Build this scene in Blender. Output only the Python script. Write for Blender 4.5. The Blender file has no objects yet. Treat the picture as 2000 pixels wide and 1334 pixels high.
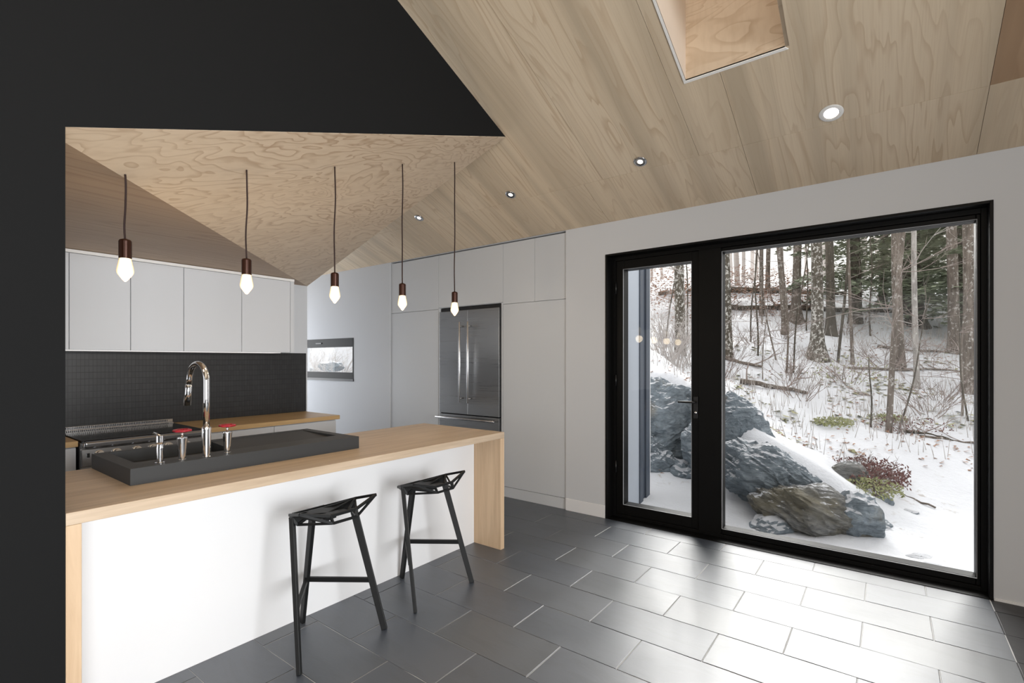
import bpy, bmesh, math, random
from mathutils import Vector, Matrix, noise
S = bpy.context.scene
COL = S.collection
random.seed(7)
PI = math.pi

# ------------------------------------------------------------------ camera
YAW = math.radians(37.151)
cam_d = bpy.data.cameras.new('camera'); cam = bpy.data.objects.new('camera', cam_d); COL.objects.link(cam)
cam.location = (0, 0, 1.4843); cam.rotation_euler = (PI/2, 0, YAW)
cam_d.sensor_fit = 'HORIZONTAL'; cam_d.sensor_width = 36; cam_d.lens = 17.415
cam_d.shift_y = (704.4-667)/2000; cam_d.clip_start = .05; cam_d.clip_end = 400
S.camera = cam

# ------------------------------------------------------------------ world, lights, exposure
W = bpy.data.worlds.new('world'); S.world = W; W.use_nodes = True
bg = W.node_tree.nodes['Background']; bg.inputs[0].default_value = (1.0, .965, .93, 1); bg.inputs[1].default_value = 1.55
S.view_settings.view_transform = 'Standard'; S.view_settings.look = 'None'
S.view_settings.gamma = 1; S.view_settings.use_curve_mapping = False
S.view_settings.exposure = 0.0
try:
    S.cycles.sample_clamp_indirect = 8; S.cycles.max_bounces = 10; S.cycles.transparent_max_bounces = 16
except Exception: pass

def area(name, loc, direction, sx, sy, power, color=(1, 1, 1), spread=180):
    l = bpy.data.lights.new(name, 'AREA'); l.shape = 'RECTANGLE'; l.size = sx; l.size_y = sy; l.energy = power; l.color = color; l.spread = math.radians(spread)
    o = bpy.data.objects.new(name, l); COL.objects.link(o); o.location = loc
    o.rotation_euler = Vector(direction).to_track_quat('-Z', 'Y').to_euler()
    return o
# sun behind thin cloud above the ridge, beyond the big window
sun = bpy.data.lights.new('veiled_sun', 'SUN'); sun.energy = 12.5; sun.angle = math.radians(48); sun.color = (1, .97, .93)
so_ = bpy.data.objects.new('veiled_sun', sun); COL.objects.link(so_); so_.location = (-4, 30, 18)
so_.rotation_euler = Vector((.13, -1, -math.tan(math.radians(27)))).to_track_quat('-Z', 'Y').to_euler()
# fill lights added out of view for brightness, plus daylight from the hall window
area('fill_light_right', (4.85, -.7, 1.5), (-1, 0, .0), 3.6, 2.5, 185, (.955, .98, 1), 92)  # added fill, set at an assumed window and narrowed onto the island
area('fill_light_ceiling', (1.2, -3.85, 1.4), (0, .62, .78), 5.0, 2.4, 95, (1, .985, .95), 95)  # added fill behind the camera, tilted up to brighten the ceiling
area('window_light_hall', (-8.45, 3.6, 1.4), (1, 0, 0), 1.1, 2.2, 34, (.91, .95, 1))
area('fill_light_kitchen', (-3.75, -1.85, 1.35), (0, 1, .05), 2.4, 1.7, 15, (.97, .98, 1))  # added fill for the kitchen, whose end wall has no window

# ------------------------------------------------------------------ helpers
LOC = {}
def obj(name, verts, faces, m, parent=None, smooth=False, bevel=0, origin=None, label=None, cat=None, group=None, kind=None, seg=2):
    """one mesh object; verts are world coordinates"""
    if parent is not None: base = LOC[parent.name]
    elif origin is not None: base = Vector(origin)
    else:
        xs = [v[0] for v in verts]; ys = [v[1] for v in verts]; zs = [v[2] for v in verts]
        base = Vector(((min(xs)+max(xs))/2, (min(ys)+max(ys))/2, min(zs)))
    me = bpy.data.meshes.new(name)
    me.from_pydata([tuple(Vector(v)-base) for v in verts], [], faces)
    me.validate(); me.update()
    o = bpy.data.objects.new(name, me); COL.objects.link(o)
    if m: me.materials.append(m)
    if parent is not None: o.parent = parent
    else: o.location = base
    LOC[o.name] = base.copy()
    if smooth:
        for p in me.polygons: p.use_smooth = True
    if bevel:
        b = o.modifiers.new('bevel', 'BEVEL'); b.width = bevel; b.segments = seg; b.limit_method = 'ANGLE'; b.angle_limit = .6
    if label: o['label'] = label
    if cat: o['category'] = cat
    if group: o['group'] = group
    if kind: o['kind'] = kind
    return o
def empty(name, loc, label=None, cat=None, group=None, kind=None):
    o = bpy.data.objects.new(name, None); COL.objects.link(o); o.location = loc; LOC[o.name] = Vector(loc); o.empty_display_size = .1
    if label: o['label'] = label
    if cat: o['category'] = cat
    if group: o['group'] = group
    if kind: o['kind'] = kind
    return o
class MB:
    def __init__(s): s.v = []; s.f = []
    def add(s, v, f):
        n = len(s.v); s.v += [tuple(a) for a in v]; s.f += [tuple(i+n for i in q) for q in f]; return s
    def box(s, lo, hi):
        x0, y0, z0 = lo; x1, y1, z1 = hi
        return s.add([(x0,y0,z0),(x1,y0,z0),(x1,y1,z0),(x0,y1,z0),(x0,y0,z1),(x1,y0,z1),(x1,y1,z1),(x0,y1,z1)],
                     [(3,2,1,0),(4,5,6,7),(0,1,5,4),(1,2,6,5),(2,3,7,6),(3,0,4,7)])
    def tube(s, pts, rad, n=10, caps=True, flat=None):
        pts = [Vector(p) for p in pts]
        if not isinstance(rad, (list, tuple)): rad = [rad]*len(pts)
        up = None; rings = []
        for i, p in enumerate(pts):
            t = (pts[min(i+1, len(pts)-1)]-pts[max(i-1, 0)]).normalized()
            if up is None:
                a = Vector((0,0,1)) if abs(t.z) < .9 else Vector((1,0,0)); up = (a-t*a.dot(t)).normalized()
            else: up = (up-t*up.dot(t)).normalized()
            sd = t.cross(up)
            rings.append([p+(up*math.cos(2*PI*k/n)+sd*math.sin(2*PI*k/n))*rad[i] for k in range(n)])
        v = [q for r in rings for q in r]; f = []
        for i in range(len(pts)-1):
            for k in range(n): f.append((i*n+k, i*n+(k+1)%n, (i+1)*n+(k+1)%n, (i+1)*n+k))
        if caps: f += [tuple(range(n-1, -1, -1)), tuple((len(pts)-1)*n+k for k in range(n))]
        return s.add(v, f)
    def lathe(s, prof, c, n=24, cap=True):
        cx, cy, cz = c; v = []; f = []
        for r, z in prof:
            for k in range(n): v.append((cx+r*math.cos(2*PI*k/n), cy+r*math.sin(2*PI*k/n), cz+z))
        for i in range(len(prof)-1):
            for k in range(n): f.append((i*n+k, i*n+(k+1)%n, (i+1)*n+(k+1)%n, (i+1)*n+k))
        if cap: f += [tuple(range(n-1, -1, -1)), tuple((len(prof)-1)*n+k for k in range(n))]
        return s.add(v, f)
    def prism(s, poly, d):
        """poly: list of 3D points, d: extrusion vector"""
        n = len(poly); d = Vector(d); a = [Vector(p) for p in poly]
        nrm = Vector((0,0,0))
        for i in range(n): nrm += a[i].cross(a[(i+1)%n])
        if nrm.dot(d) > 0: a = a[::-1]
        return s.add(a+[p+d for p in a], [tuple(range(n)), tuple(range(2*n-1, n-1, -1))]+[(i, n+i, n+(i+1)%n, (i+1)%n) for i in range(n)])
    def bar(s, a, b, wdir, w, t):
        """rectangular bar from a to b, width w along wdir, thickness t"""
        a = Vector(a); b = Vector(b); ax = (b-a).normalized(); u = Vector(wdir); u = (u-ax*u.dot(ax)).normalized(); v = ax.cross(u)
        c = [(-1,-1),(1,-1),(1,1),(-1,1)]
        if not isinstance(w, tuple): w = (w, w)
        if not isinstance(t, tuple): t = (t, t)
        A = [a+u*(i*w[0]/2)+v*(j*t[0]/2) for i, j in c]; B = [b+u*(i*w[1]/2)+v*(j*t[1]/2) for i, j in c]
        return s.add(A+B, [(3,2,1,0),(4,5,6,7)]+[(i, (i+1)%4, 4+(i+1)%4, 4+i) for i in range(4)])
    def ob(s, name, m, parent=None, **k): return obj(name, s.v, s.f, m, parent, **k)
def box(name, lo, hi, m, parent=None, **k): return MB().box(lo, hi).ob(name, m, parent, **k)
def retag(o, label): o['label'] = label

# ------------------------------------------------------------------ materials
def mat(name, color=(.8,.8,.8), rough=.5, metal=0, spec=.5, emit=None, es=0, aniso=0, coat=0):
    m = bpy.data.materials.new(name); m.use_nodes = True; b = m.node_tree.nodes['Principled BSDF']
    b.inputs['Base Color'].default_value = (*color, 1); b.inputs['Roughness'].default_value = rough
    b.inputs['Metallic'].default_value = metal; b.inputs['Specular IOR Level'].default_value = spec
    b.inputs['Anisotropic'].default_value = aniso; b.inputs['Coat Weight'].default_value = coat
    if emit: b.inputs['Emission Color'].default_value = (*emit, 1); b.inputs['Emission Strength'].default_value = es
    return m
class NT:
    def __init__(s, m): s.m = m; s.t = m.node_tree; s.b = s.t.nodes['Principled BSDF']
    def n(s, typ, **k):
        x = s.t.nodes.new(typ)
        for a, v in k.items(): setattr(x, a, v)
        return x
    def l(s, a, b): s.t.links.new(a, b)
    def coord(s, scale=(1,1,1), rot=(0,0,0), rnd=0):
        tc = s.n('ShaderNodeTexCoord'); mp = s.n('ShaderNodeMapping'); mp.inputs['Scale'].default_value = scale; mp.inputs['Rotation'].default_value = rot
        src = tc.outputs['Object']
        if rnd:
            oi = s.n('ShaderNodeObjectInfo'); m = s.n('ShaderNodeMath', operation='MULTIPLY'); m.inputs[1].default_value = rnd; s.l(oi.outputs['Random'], m.inputs[0])
            cb = s.n('ShaderNodeCombineXYZ'); s.l(m.outputs[0], cb.inputs[2]); s.l(m.outputs[0], cb.inputs[0])
            ad = s.n('ShaderNodeVectorMath', operation='ADD'); s.l(src, ad.inputs[0]); s.l(cb.outputs[0], ad.inputs[1]); src = ad.outputs[0]
        s.l(src, mp.inputs[0]); return mp.outputs[0]
    def noise(s, vec, scale, detail=3, rough=.5, dist=0):
        x = s.n('ShaderNodeTexNoise'); x.inputs['Scale'].default_value = scale; x.inputs['Detail'].default_value = detail
        x.inputs['Roughness'].default_value = rough; x.inputs['Distortion'].default_value = dist; s.l(vec, x.inputs['Vector']); return x.outputs['Fac']
    def ramp(s, fac, stops, interp='LINEAR'):
        r = s.n('ShaderNodeValToRGB'); r.color_ramp.interpolation = interp; e = r.color_ramp.elements
        while len(e) < len(stops): e.new(.5)
        for i, (p, c) in enumerate(stops): e[i].position = p; e[i].color = (*c, 1) if isinstance(c, tuple) else (c, c, c, 1)
        s.l(fac, r.inputs[0]); return r.outputs[0]
    def math(s, op, a, b=None, c=None):
        x = s.n('ShaderNodeMath', operation=op)
        for i, q in enumerate((a, b, c)):
            if q is None: continue
            if isinstance(q, (int, float)): x.inputs[i].default_value = q
            else: s.l(q, x.inputs[i])
        return x.outputs[0]
    def mix(s, f, a, b, blend='MIX'):
        x = s.n('ShaderNodeMix', data_type='RGBA', blend_type=blend)
        for i, q in ((0, f), (6, a), (7, b)):
            if isinstance(q, (int, float)): x.inputs[i].default_value = q
            elif isinstance(q, tuple): x.inputs[i].default_value = (*q, 1)
            else: s.l(q, x.inputs[i])
        return x.outputs[2]
    def bump(s, h, strength=.3, dist=.01):
        x = s.n('ShaderNodeBump'); x.inputs['Strength'].default_value = strength; x.inputs['Distance'].default_value = dist; s.l(h, x.inputs['Height']); s.l(x.outputs[0], s.b.inputs['Normal'])
    def color(s, c): s.l(c, s.b.inputs['Base Color'])

def plywood(name, light, mid, dark, gscale=(1.5,.22,.22), rot=(0,0,0), n=13, straight=5.0, contrast=.75, rnd=37, rough=.5, bands=True):
    """rotary-cut softwood veneer: contour lines of a stretched noise field"""
    m = mat(name, light, rough, spec=.35); t = NT(m)
    v = t.coord(gscale, rot, rnd)
    f = t.noise(v, 1.15, 3, .55, .5)
    sp = t.n('ShaderNodeSeparateXYZ'); t.l(v, sp.inputs[0])
    a = t.math('MULTIPLY_ADD', f, n, t.math('MULTIPLY', sp.outputs[0], straight))
    fr = t.math('FRACT', a)
    line = t.ramp(fr, [(0, 0.0), (.62, .10), (.88, .85), (.94, 1.0), (1, 0.0)])
    v2 = t.coord((70*gscale[0]/1.5, 3, 3) if gscale[1] < .5 else (30, 8, 8), rot, rnd)
    fine = t.noise(v2, 1, 2)
    blot = t.noise(t.coord((1.1,.35,.35), rot, rnd), 1.6, 3)
    msk = t.noise(t.coord((2.2,.8,.8), rot, rnd), 1, 2)
    base = t.mix(t.ramp(blot, [(.35, 0.0), (.7, 1.0)]), light, mid)
    fac = t.math('MULTIPLY', t.math('MULTIPLY', line, contrast), t.ramp(msk, [(.3, .35), (.65, 1.0)]))
    c = t.mix(fac, base, dark)
    c = t.mix(t.math('MULTIPLY', t.ramp(fine, [(.45, 0.0), (.75, 1.0)]), .22), c, dark)
    if bands:
        bd = t.noise(t.coord((2.6,.015,.015), rot, 0), 1.25, 3, .6)
        c = t.mix(t.ramp(bd, [(.46, 0.0), (.64, .8)]), c, tuple(x*.72 for x in mid))
    t.color(c); t.bump(line, .12, .002)
    return m
M = {}
M['ply'] = plywood('plywood_ceiling', (.72,.60,.45), (.67,.545,.395), (.45,.31,.19), gscale=(2.8,.32,.32), n=15, straight=3.5, contrast=.62)
M['ply_brown'] = plywood('plywood_ceiling_brown', (.50,.34,.21), (.44,.29,.18), (.31,.19,.11))
M['ply_swirl'] = plywood('plywood_swirled', (.70,.57,.43), (.65,.52,.385), (.40,.27,.17), gscale=(2.6,1.25,1.25), rot=(0,0,-.5), n=15, straight=3, contrast=.78, rnd=0, bands=False)
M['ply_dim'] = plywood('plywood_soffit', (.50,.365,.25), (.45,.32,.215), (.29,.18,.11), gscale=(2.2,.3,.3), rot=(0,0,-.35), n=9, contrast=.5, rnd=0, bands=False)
M['ply_well'] = plywood('plywood_well', (.66,.53,.39), (.62,.49,.355), (.42,.29,.18), gscale=(.5,.5,3.0), n=16, straight=0, contrast=.7, rnd=0, bands=False)
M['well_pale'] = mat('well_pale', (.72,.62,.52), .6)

def timber(name, light, dark, axis='Y', rough=.4, stave=.045):
    m = mat(name, light, rough, spec=.4); t = NT(m)
    sc = {'Y': (1,.06,1), 'Z': (1,1,.06), 'X': (.06,1,1)}[axis]
    tc = t.n('ShaderNodeTexCoord'); sp = t.n('ShaderNodeSeparateXYZ'); t.l(tc.outputs['Object'], sp.inputs[0])
    across = {'Y': 0, 'Z': 1, 'X': 1}[axis]
    st = t.math('FLOOR', t.math('DIVIDE', sp.outputs[across], stave))
    wn = t.n('ShaderNodeTexWhiteNoise', noise_dimensions='1D'); t.l(st, wn.inputs['W'])
    v = t.coord(sc, rnd=5)
    ad = t.n('ShaderNodeVectorMath', operation='ADD'); t.l(v, ad.inputs[0]); cb = t.n('ShaderNodeCombineXYZ'); t.l(t.math('MULTIPLY', wn.outputs[0], 9), cb.inputs[1 if axis != 'Y' else 1]); t.l(cb.outputs[0], ad.inputs[1])
    g = t.noise(ad.outputs[0], 26, 4, .6, .6)
    g2 = t.noise(v, 5, 3)
    c = t.mix(t.ramp(g, [(.38, 0.0), (.72, .8)]), light, dark)
    c = t.mix(t.math('MULTIPLY', wn.outputs[0], .28), c, dark)
    c = t.mix(t.ramp(g2, [(.45, 0.0), (.8, .35)]), c, dark)
    t.color(c); t.bump(g, .08, .002); return m
M['birch_top'] = timber('birch_worktop', (.62,.49,.36), (.40,.295,.20))
M['birch_leg'] = timber('birch_leg', (.68,.50,.33), (.50,.34,.21), 'Z')
M['honey'] = timber('honey_worktop', (.62,.42,.20), (.42,.26,.12))
M['white'] = mat('white_paint', (.80,.80,.81), .55)
M['wall_white'] = mat('wall_white', (.62,.635,.66), .85, spec=.2)
M['knob'] = mat('knob_metal', (.7,.71,.73), .18, 1)
M['wall_grey'] = mat('wall_grey', (.30,.31,.32), .85, spec=.2)
M['lacquer'] = mat('white_lacquer', (.63,.64,.66), .4, spec=.4)
M['lacquer_grey'] = mat('white_lacquer_tall', (.60,.62,.645), .42, spec=.4)
M['gap'] = mat('shadow_gap', (.06,.06,.06), .8)
M['black_wall'] = mat('black_wall_paint', (.0085,.0087,.009), .8, spec=.14)
M['black_frame'] = mat('black_frame', (.0035,.0035,.0035), .45, spec=.18)
M['gasket'] = mat('gasket', (.35,.36,.38), .4)
M['slate_sink'] = mat('sink_composite', (.035,.036,.037), .55, spec=.35)
M['stool'] = mat('stool_black', (.006,.0065,.007), .5, spec=.32)
M['chrome'] = mat('chrome', (.82,.82,.83), .08, 1)
M['red'] = mat('red_enamel', (.32,.008,.02), .3)
M['black'] = mat('black_plastic', (.012,.012,.013), .35)
M['glass_black'] = mat('black_glass', (.012,.013,.015), .12)
M['grout'] = mat('grout', (.55,.56,.57), .8)
M['socket'] = mat('dark_bronze', (.045,.016,.009), .3, .6)
M['cord'] = mat('cord', (.025,.010,.008), .8)
M['trim_white'] = mat('trim_white', (.85,.84,.82), .5)
M['roof'] = mat('roof', (.2,.2,.2), .9)
M['siding'] = mat('grey_siding', (.42,.46,.52), .6)
M['siding_dark'] = mat('dark_siding', (.06,.075,.10), .5)

m = M['steel'] = mat('brushed_steel', (.34,.345,.35), .30, 1, aniso=.6); t = NT(m)
g = t.noise(t.coord((1.5,1.5,260)), 1, 2); t.l(t.ramp(g, [(.2, .25), (.8, .36)]), t.b.inputs['Roughness']); t.bump(g, .03, .001)
m = M['steel_range'] = mat('range_steel', (.36,.36,.365), .22, 1)

def slate(name, tones, ior=1.8, sp=.84):
    m = mat(name, tones[0], .4, spec=sp); t = NT(m)
    v = t.coord((1,1,1), rnd=60); oi = t.n('ShaderNodeObjectInfo')
    cl = t.noise(t.coord((1.6,5,1), (0,0,.25), 60), 1.6, 5, .65, .8)
    big = t.noise(v, 2.2, 4, .6)
    c = t.ramp(oi.outputs['Random'], [(0, tones[0]), (.35, tones[1]), (.7, tones[2]), (1, tones[3])])
    c = t.mix(t.ramp(big, [(.3, 0.0), (.75, .55)]), c, tuple(x*1.5 for x in tones[1]))
    c = t.mix(t.ramp(cl, [(.5, 0.0), (.62, .28), (.7, 0.0)]), c, tuple(x*.55 for x in tones[0]))
    t.color(c)
    t.l(t.ramp(big, [(.2, .36), (.8, .50)]), t.b.inputs['Roughness'])
    t.b.inputs['IOR'].default_value = ior
    ht = t.math('ADD', t.math('MULTIPLY', cl, .7), t.math('MULTIPLY', t.noise(v, 30, 4), .12))
    t.bump(ht, .25, .006); return m
M['slate'] = slate('slate_tile', [(.038,.048,.066), (.044,.054,.072), (.054,.061,.069), (.040,.052,.072)])
M['slate_unlit'] = slate('slate_tile_unlit', [(.035,.035,.038), (.038,.038,.041), (.04,.04,.042), (.036,.036,.039)], 1.45, .3)  # same slate past the window light's edge; missing light put into colour and gloss

m = M['mosaic'] = mat('black_mosaic', (.018,.018,.019), .38, spec=.4); t = NT(m)
br = t.n('ShaderNodeTexBrick'); br.inputs['Scale'].default_value = 1; br.offset = 0; br.squash = 1
br.inputs['Brick Width'].default_value = .026; br.inputs['Row Height'].default_value = .052; br.inputs['Mortar Size'].default_value = .0016
br.inputs['Color1'].default_value = (.018,.018,.019,1); br.inputs['Color2'].default_value = (.024,.024,.025,1); br.inputs['Mortar'].default_value = (.008,.008,.008,1)
tc = t.n('ShaderNodeTexCoord'); sp = t.n('ShaderNodeSeparateXYZ'); cb = t.n('ShaderNodeCombineXYZ')
t.l(tc.outputs['Object'], sp.inputs[0]); t.l(sp.outputs[1], cb.inputs[0]); t.l(sp.outputs[2], cb.inputs[1]); t.l(cb.outputs[0], br.inputs['Vector'])
t.color(br.outputs['Color']); t.bump(t.math('SUBTRACT', 1, br.outputs['Fac']), .5, .002)

# thin pane of glass: clear, with a mirror film that grows at grazing angles
m = M['glass'] = bpy.data.materials.new('window_glass'); m.use_nodes = True; nt = m.node_tree; nt.nodes.remove(nt.nodes['Principled BSDF'])
tr = nt.nodes.new('ShaderNodeBsdfTransparent'); gl = nt.nodes.new('ShaderNodeBsdfGlossy'); gl.inputs['Roughness'].default_value = .01
lw = nt.nodes.new('ShaderNodeLayerWeight'); lw.inputs[0].default_value = .5
pw = nt.nodes.new('ShaderNodeMath'); pw.operation = 'POWER'; pw.inputs[1].default_value = 5; nt.links.new(lw.outputs['Facing'], pw.inputs[0])
fr = nt.nodes.new('ShaderNodeMath'); fr.operation = 'MULTIPLY_ADD'; fr.inputs[1].default_value = .9; fr.inputs[2].default_value = .012; nt.links.new(pw.outputs[0], fr.inputs[0])
mx = nt.nodes.new('ShaderNodeMixShader'); tr.inputs[0].default_value = (.97,.98,.985,1)
nt.links.new(fr.outputs[0], mx.inputs[0]); nt.links.new(tr.outputs[0], mx.inputs[1]); nt.links.new(gl.outputs[0], mx.inputs[2]); nt.links.new(mx.outputs[0], nt.nodes['Material Output'].inputs[0])

# glowing filament bulb
m = M['bulb'] = mat('bulb_glow', (1,.8,.5), .2); t = NT(m)
lw = t.n('ShaderNodeLayerWeight'); lw.inputs[0].default_value = .35
t.l(t.ramp(lw.outputs['Facing'], [(0, (1,.86,.60)), (.45, (1,.72,.40)), (1, (.95,.50,.22))]), t.b.inputs['Emission Color'])
t.l(t.ramp(lw.outputs['Facing'], [(0, 1.0), (.16, .6), (.36, .27), (.65, .17), (1, .12)]), t.b.inputs['Emission Strength'])
em = t.b.inputs['Emission Strength'].links[0].from_socket; t.t.links.remove(t.b.inputs['Emission Strength'].links[0]); t.l(t.math('MULTIPLY', em, 3.4), t.b.inputs['Emission Strength'])
M['lamp'] = mat('lamp_glow', (1,1,1), .5, emit=(1,.9,.76), es=9)

m = M['snow'] = mat('snow', (.60,.615,.65), .75, spec=.25); t = NT(m)
v = t.coord(); n1 = t.noise(v, .9, 5, .6); n2 = t.noise(v, 6.5, 5, .7); n3 = t.noise(v, 22, 4, .6)
dirt = t.math('MULTIPLY', t.ramp(n2, [(.585, 0.0), (.66, 1.0)]), t.ramp(n1, [(.42, 0.0), (.62, 1.0)]))
t.color(t.mix(t.math('MULTIPLY', dirt, .6), (.60,.615,.65), (.28,.235,.19)))
t.bump(t.math('ADD', t.math('MULTIPLY', n2, .6), t.math('MULTIPLY', n3, .2)), .5, .06)

def rockmat(name, a, b, brown, bf, snow=.62):
    m = mat(name, a, .8, spec=.3); t = NT(m); v = t.coord((1,1,1), rnd=9)
    n1 = t.noise(t.coord((1.6,1.6,5), (.6,.45,0), 9), 3.0, 8, .78, .9); n2 = t.noise(v, 1.5, 4, .6)
    c = t.ramp(n1, [(.28, tuple(x*.35 for x in a)), (.45, a), (.62, b), (.75, tuple(min(1, x*1.5) for x in b))])
    c = t.mix(t.ramp(n2, [(bf, 0.0), (bf+.12, .9)]), c, brown)
    ge = t.n('ShaderNodeNewGeometry'); sp = t.n('ShaderNodeSeparateXYZ'); t.l(ge.outputs['Normal'], sp.inputs[0])
    sn = t.math('ADD', sp.outputs[2], t.math('MULTIPLY', t.math('SUBTRACT', t.noise(v, 5, 5, .65), .5), 1.1))
    c = t.mix(t.ramp(sn, [(snow, 0.0), (snow+.08, 1.0)]), c, (.60,.615,.65))
    t.color(c); t.bump(n1, .9, .05); return m
M['rock'] = rockmat('blue_grey_rock', (.17,.205,.235), (.29,.335,.37), (.22,.19,.14), .66, .72)
M['rock_brown'] = rockmat('brown_mossy_rock', (.15,.15,.145), (.27,.27,.26), (.165,.15,.11), .50, .92)

def bark(name, a, b, lich=.0):
    m = mat(name, a, .9, spec=.2); t = NT(m)
    n = t.noise(t.coord((7,7,1.3), rnd=9), 2.2, 4, .65); l = t.noise(t.coord((1,1,.8), rnd=9), 17, 4, .7)
    c = t.ramp(n, [(.3, tuple(x*.55 for x in a)), (.55, a), (.75, b)])
    c = t.mix(t.ramp(l, [(.60-lich*.12, 0.0), (.64-lich*.12, min(1, .25+lich))]), c, (.58,.57,.54))
    t.color(c); t.bump(n, .6, .03); return m
M['bark'] = bark('grey_bark', (.155,.13,.11), (.28,.25,.22), .25)
M['bark_spot'] = bark('lichen_spotted_bark', (.10,.088,.07), (.19,.175,.15), .55)
M['bark_pale'] = bark('pale_bark', (.33,.31,.29), (.5,.48,.46), .3)
M['bark_dark'] = bark('dark_bark', (.085,.075,.06), (.15,.13,.10), 0)
M['twig'] = mat('twig', (.24,.195,.175), .85); M['twig_pale'] = mat('twig_pale', (.38,.35,.33), .85)
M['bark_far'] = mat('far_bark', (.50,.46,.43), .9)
m = M['needles'] = mat('needles', (.16,.19,.11), .7); t = NT(m)
t.color(t.mix(t.noise(t.coord(), 2.5, 3), (.13,.16,.10), (.31,.34,.24)))
m = M['needles_far'] = mat('needles_far', (.24,.28,.19), .8)
m = M['leaf'] = mat('dead_leaf', (.36,.20,.12), .8); t = NT(m); t.color(t.mix(t.noise(t.coord(), 4, 2), (.44,.27,.18), (.22,.12,.08)))
M['leaf_red'] = mat('red_brown_leaf', (.11,.045,.04), .8); M['grass'] = mat('dry_grass', (.30,.29,.17), .8); M['moss'] = mat('yellow_moss', (.24,.25,.12), .9)

# ------------------------------------------------------------------ room shell
YW = 4.251; ZE = 2.781; SL = .4167; XB = -2.414
def zc(y): return ZE+SL*(YW-y)
YR = -.5; ZR = zc(YR); YBK = -4.1; XR = 5.0; XL = -8.6
fl = empty('floor', (0, 0, 0), kind='structure')
box('floor_base', (XL-.2, YBK-.2, -.2), (XR+.2, YW+.16, -.003), M['grout'], fl)
# slate tiles, staggered half a tile from row to row
TW, TD = .31, .31
tiles = 0
def slab(name, x0, x1, y0, y1, m, wob):
    h = random.uniform(-.0010, .0006); b = .0010
    v = [(x0,y0,-.012),(x1,y0,-.012),(x1,y1,-.012),(x0,y1,-.012)]
    # slightly uneven riven edges
    nx = 6; top = []
    pts = []
    for i in range(nx): pts.append((x0+(x1-x0)*i/nx, y0+(random.uniform(-1, 1)*wob if i else 0)))
    for i in range(3): pts.append((x1-(random.uniform(0, 1)*wob*.5 if i else 0), y0+(y1-y0)*i/3))
    for i in range(nx): pts.append((x1-(x1-x0)*i/nx, y1-(random.uniform(0, 1)*wob if i else 0)))
    for i in range(3): pts.append((x0+(random.uniform(0, 1)*wob*.5 if i else 0), y1-(y1-y0)*i/3))
    n = len(pts); cx, cy = (x0+x1)/2, (y0+y1)/2
    V = [(x, y, -.012) for x, y in pts]+[(x, y, h-b) for x, y in pts]+[(x+(cx-x)*.006, y+(cy-y)*.012, h) for x, y in pts]
    F = [(i, (i+1)%n, n+(i+1)%n, n+i) for i in range(n)]+[(n+i, n+(i+1)%n, 2*n+(i+1)%n, 2*n+i) for i in range(n)]+[tuple(range(2*n, 3*n))]
    return obj(name, V, F, m, fl)
yrow = [1.583+.3105*k for k in range(-4, 10)]
for k in range(-4, 9):
    y0 = yrow[k+4]; y1 = y0+.3105
    if k == 8: y1 = YW+.16
    off = -2.28 if k % 2 == 0 else -1.97
    j = -6
    while True:
        x0 = off+.6195*j; x1 = x0+.6195; j += 1
        if x1 < -5.1: continue
        if x0 > 2.3: break
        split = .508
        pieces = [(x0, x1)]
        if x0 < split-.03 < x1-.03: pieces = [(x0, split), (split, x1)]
        for a, b in pieces:
            if a < -2.7 and b < -2.7 and y1 < 3.0 and b > -3.3: continue      # under the island
            if math.hypot(a, y0) < .2: pass
            slab('tile', a+.0022, b-.0022, y0+.0010, y1-.0010, M['slate_unlit'] if a > split-.02 else M['slate'], .0022); tiles += 1
for nm, lo, hi in (('floor_left', (XL, YBK, -.012), (-4.9, .341, 0)), ('floor_near', (-4.9, YBK, -.012), (2.42, .339, 0)), ('floor_right', (2.6, YBK, -.012), (XR, YW, 0)), ('floor_hall', (XL, .341, -.012), (-5.3, YW, 0))):
    box(nm, lo, hi, M['slate'], fl)

def struct(name, mb, m, **k): return mb.ob(name, m, kind='structure', **k)
X0, X1, ZT = -2.116, .525, 2.482                                            # big opening
CB = (-5.244, -2.55)                                                       # bay for tall cabinets
WX = (-7.45, -6.04, 1.188, 1.81)                                           # small window
wf = MB()
wf.box((CB[1], YW, 0), (X0, YW+.16, ZE+.1)).box((X0, YW, ZT), (X1, YW+.16, ZE+.1)).box((X1, YW, 0), (XR, YW+.16, ZE+.1))
wf.box((CB[0], YW+.64, 0), (CB[1], YW+.8, ZE+.1)).box((CB[1], YW+.16, 0), (CB[1]+.1, YW+.8, ZE+.1)).box((CB[0]-.1, YW+.16, 0), (CB[0], YW+.8, ZE+.1)).box((CB[0], YW+.02, ZE-.004), (CB[1], YW+.7, ZE+.1))
wf.box((XL-.2, YW, 0), (WX[0], YW+.16, ZE+.1)).box((WX[0], YW, 0), (WX[1], YW+.16, WX[2])).box((WX[0], YW, WX[3]), (WX[1], YW+.16, ZE+.1)).box((WX[1], YW, 0), (CB[0], YW+.16, ZE+.1))
struct('wall_front', wf, M['wall_white'])
MB().box((CB[1]+.002, YW-.008, 0), (X0-.002, YW, .118)).ob('baseboard_front', M['white'], kind='structure', bevel=.002)
MB().box((X1+.002, YW-.008, 0), (XR, YW, .015)).ob('trim_1', M['white'], kind='structure')

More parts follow.
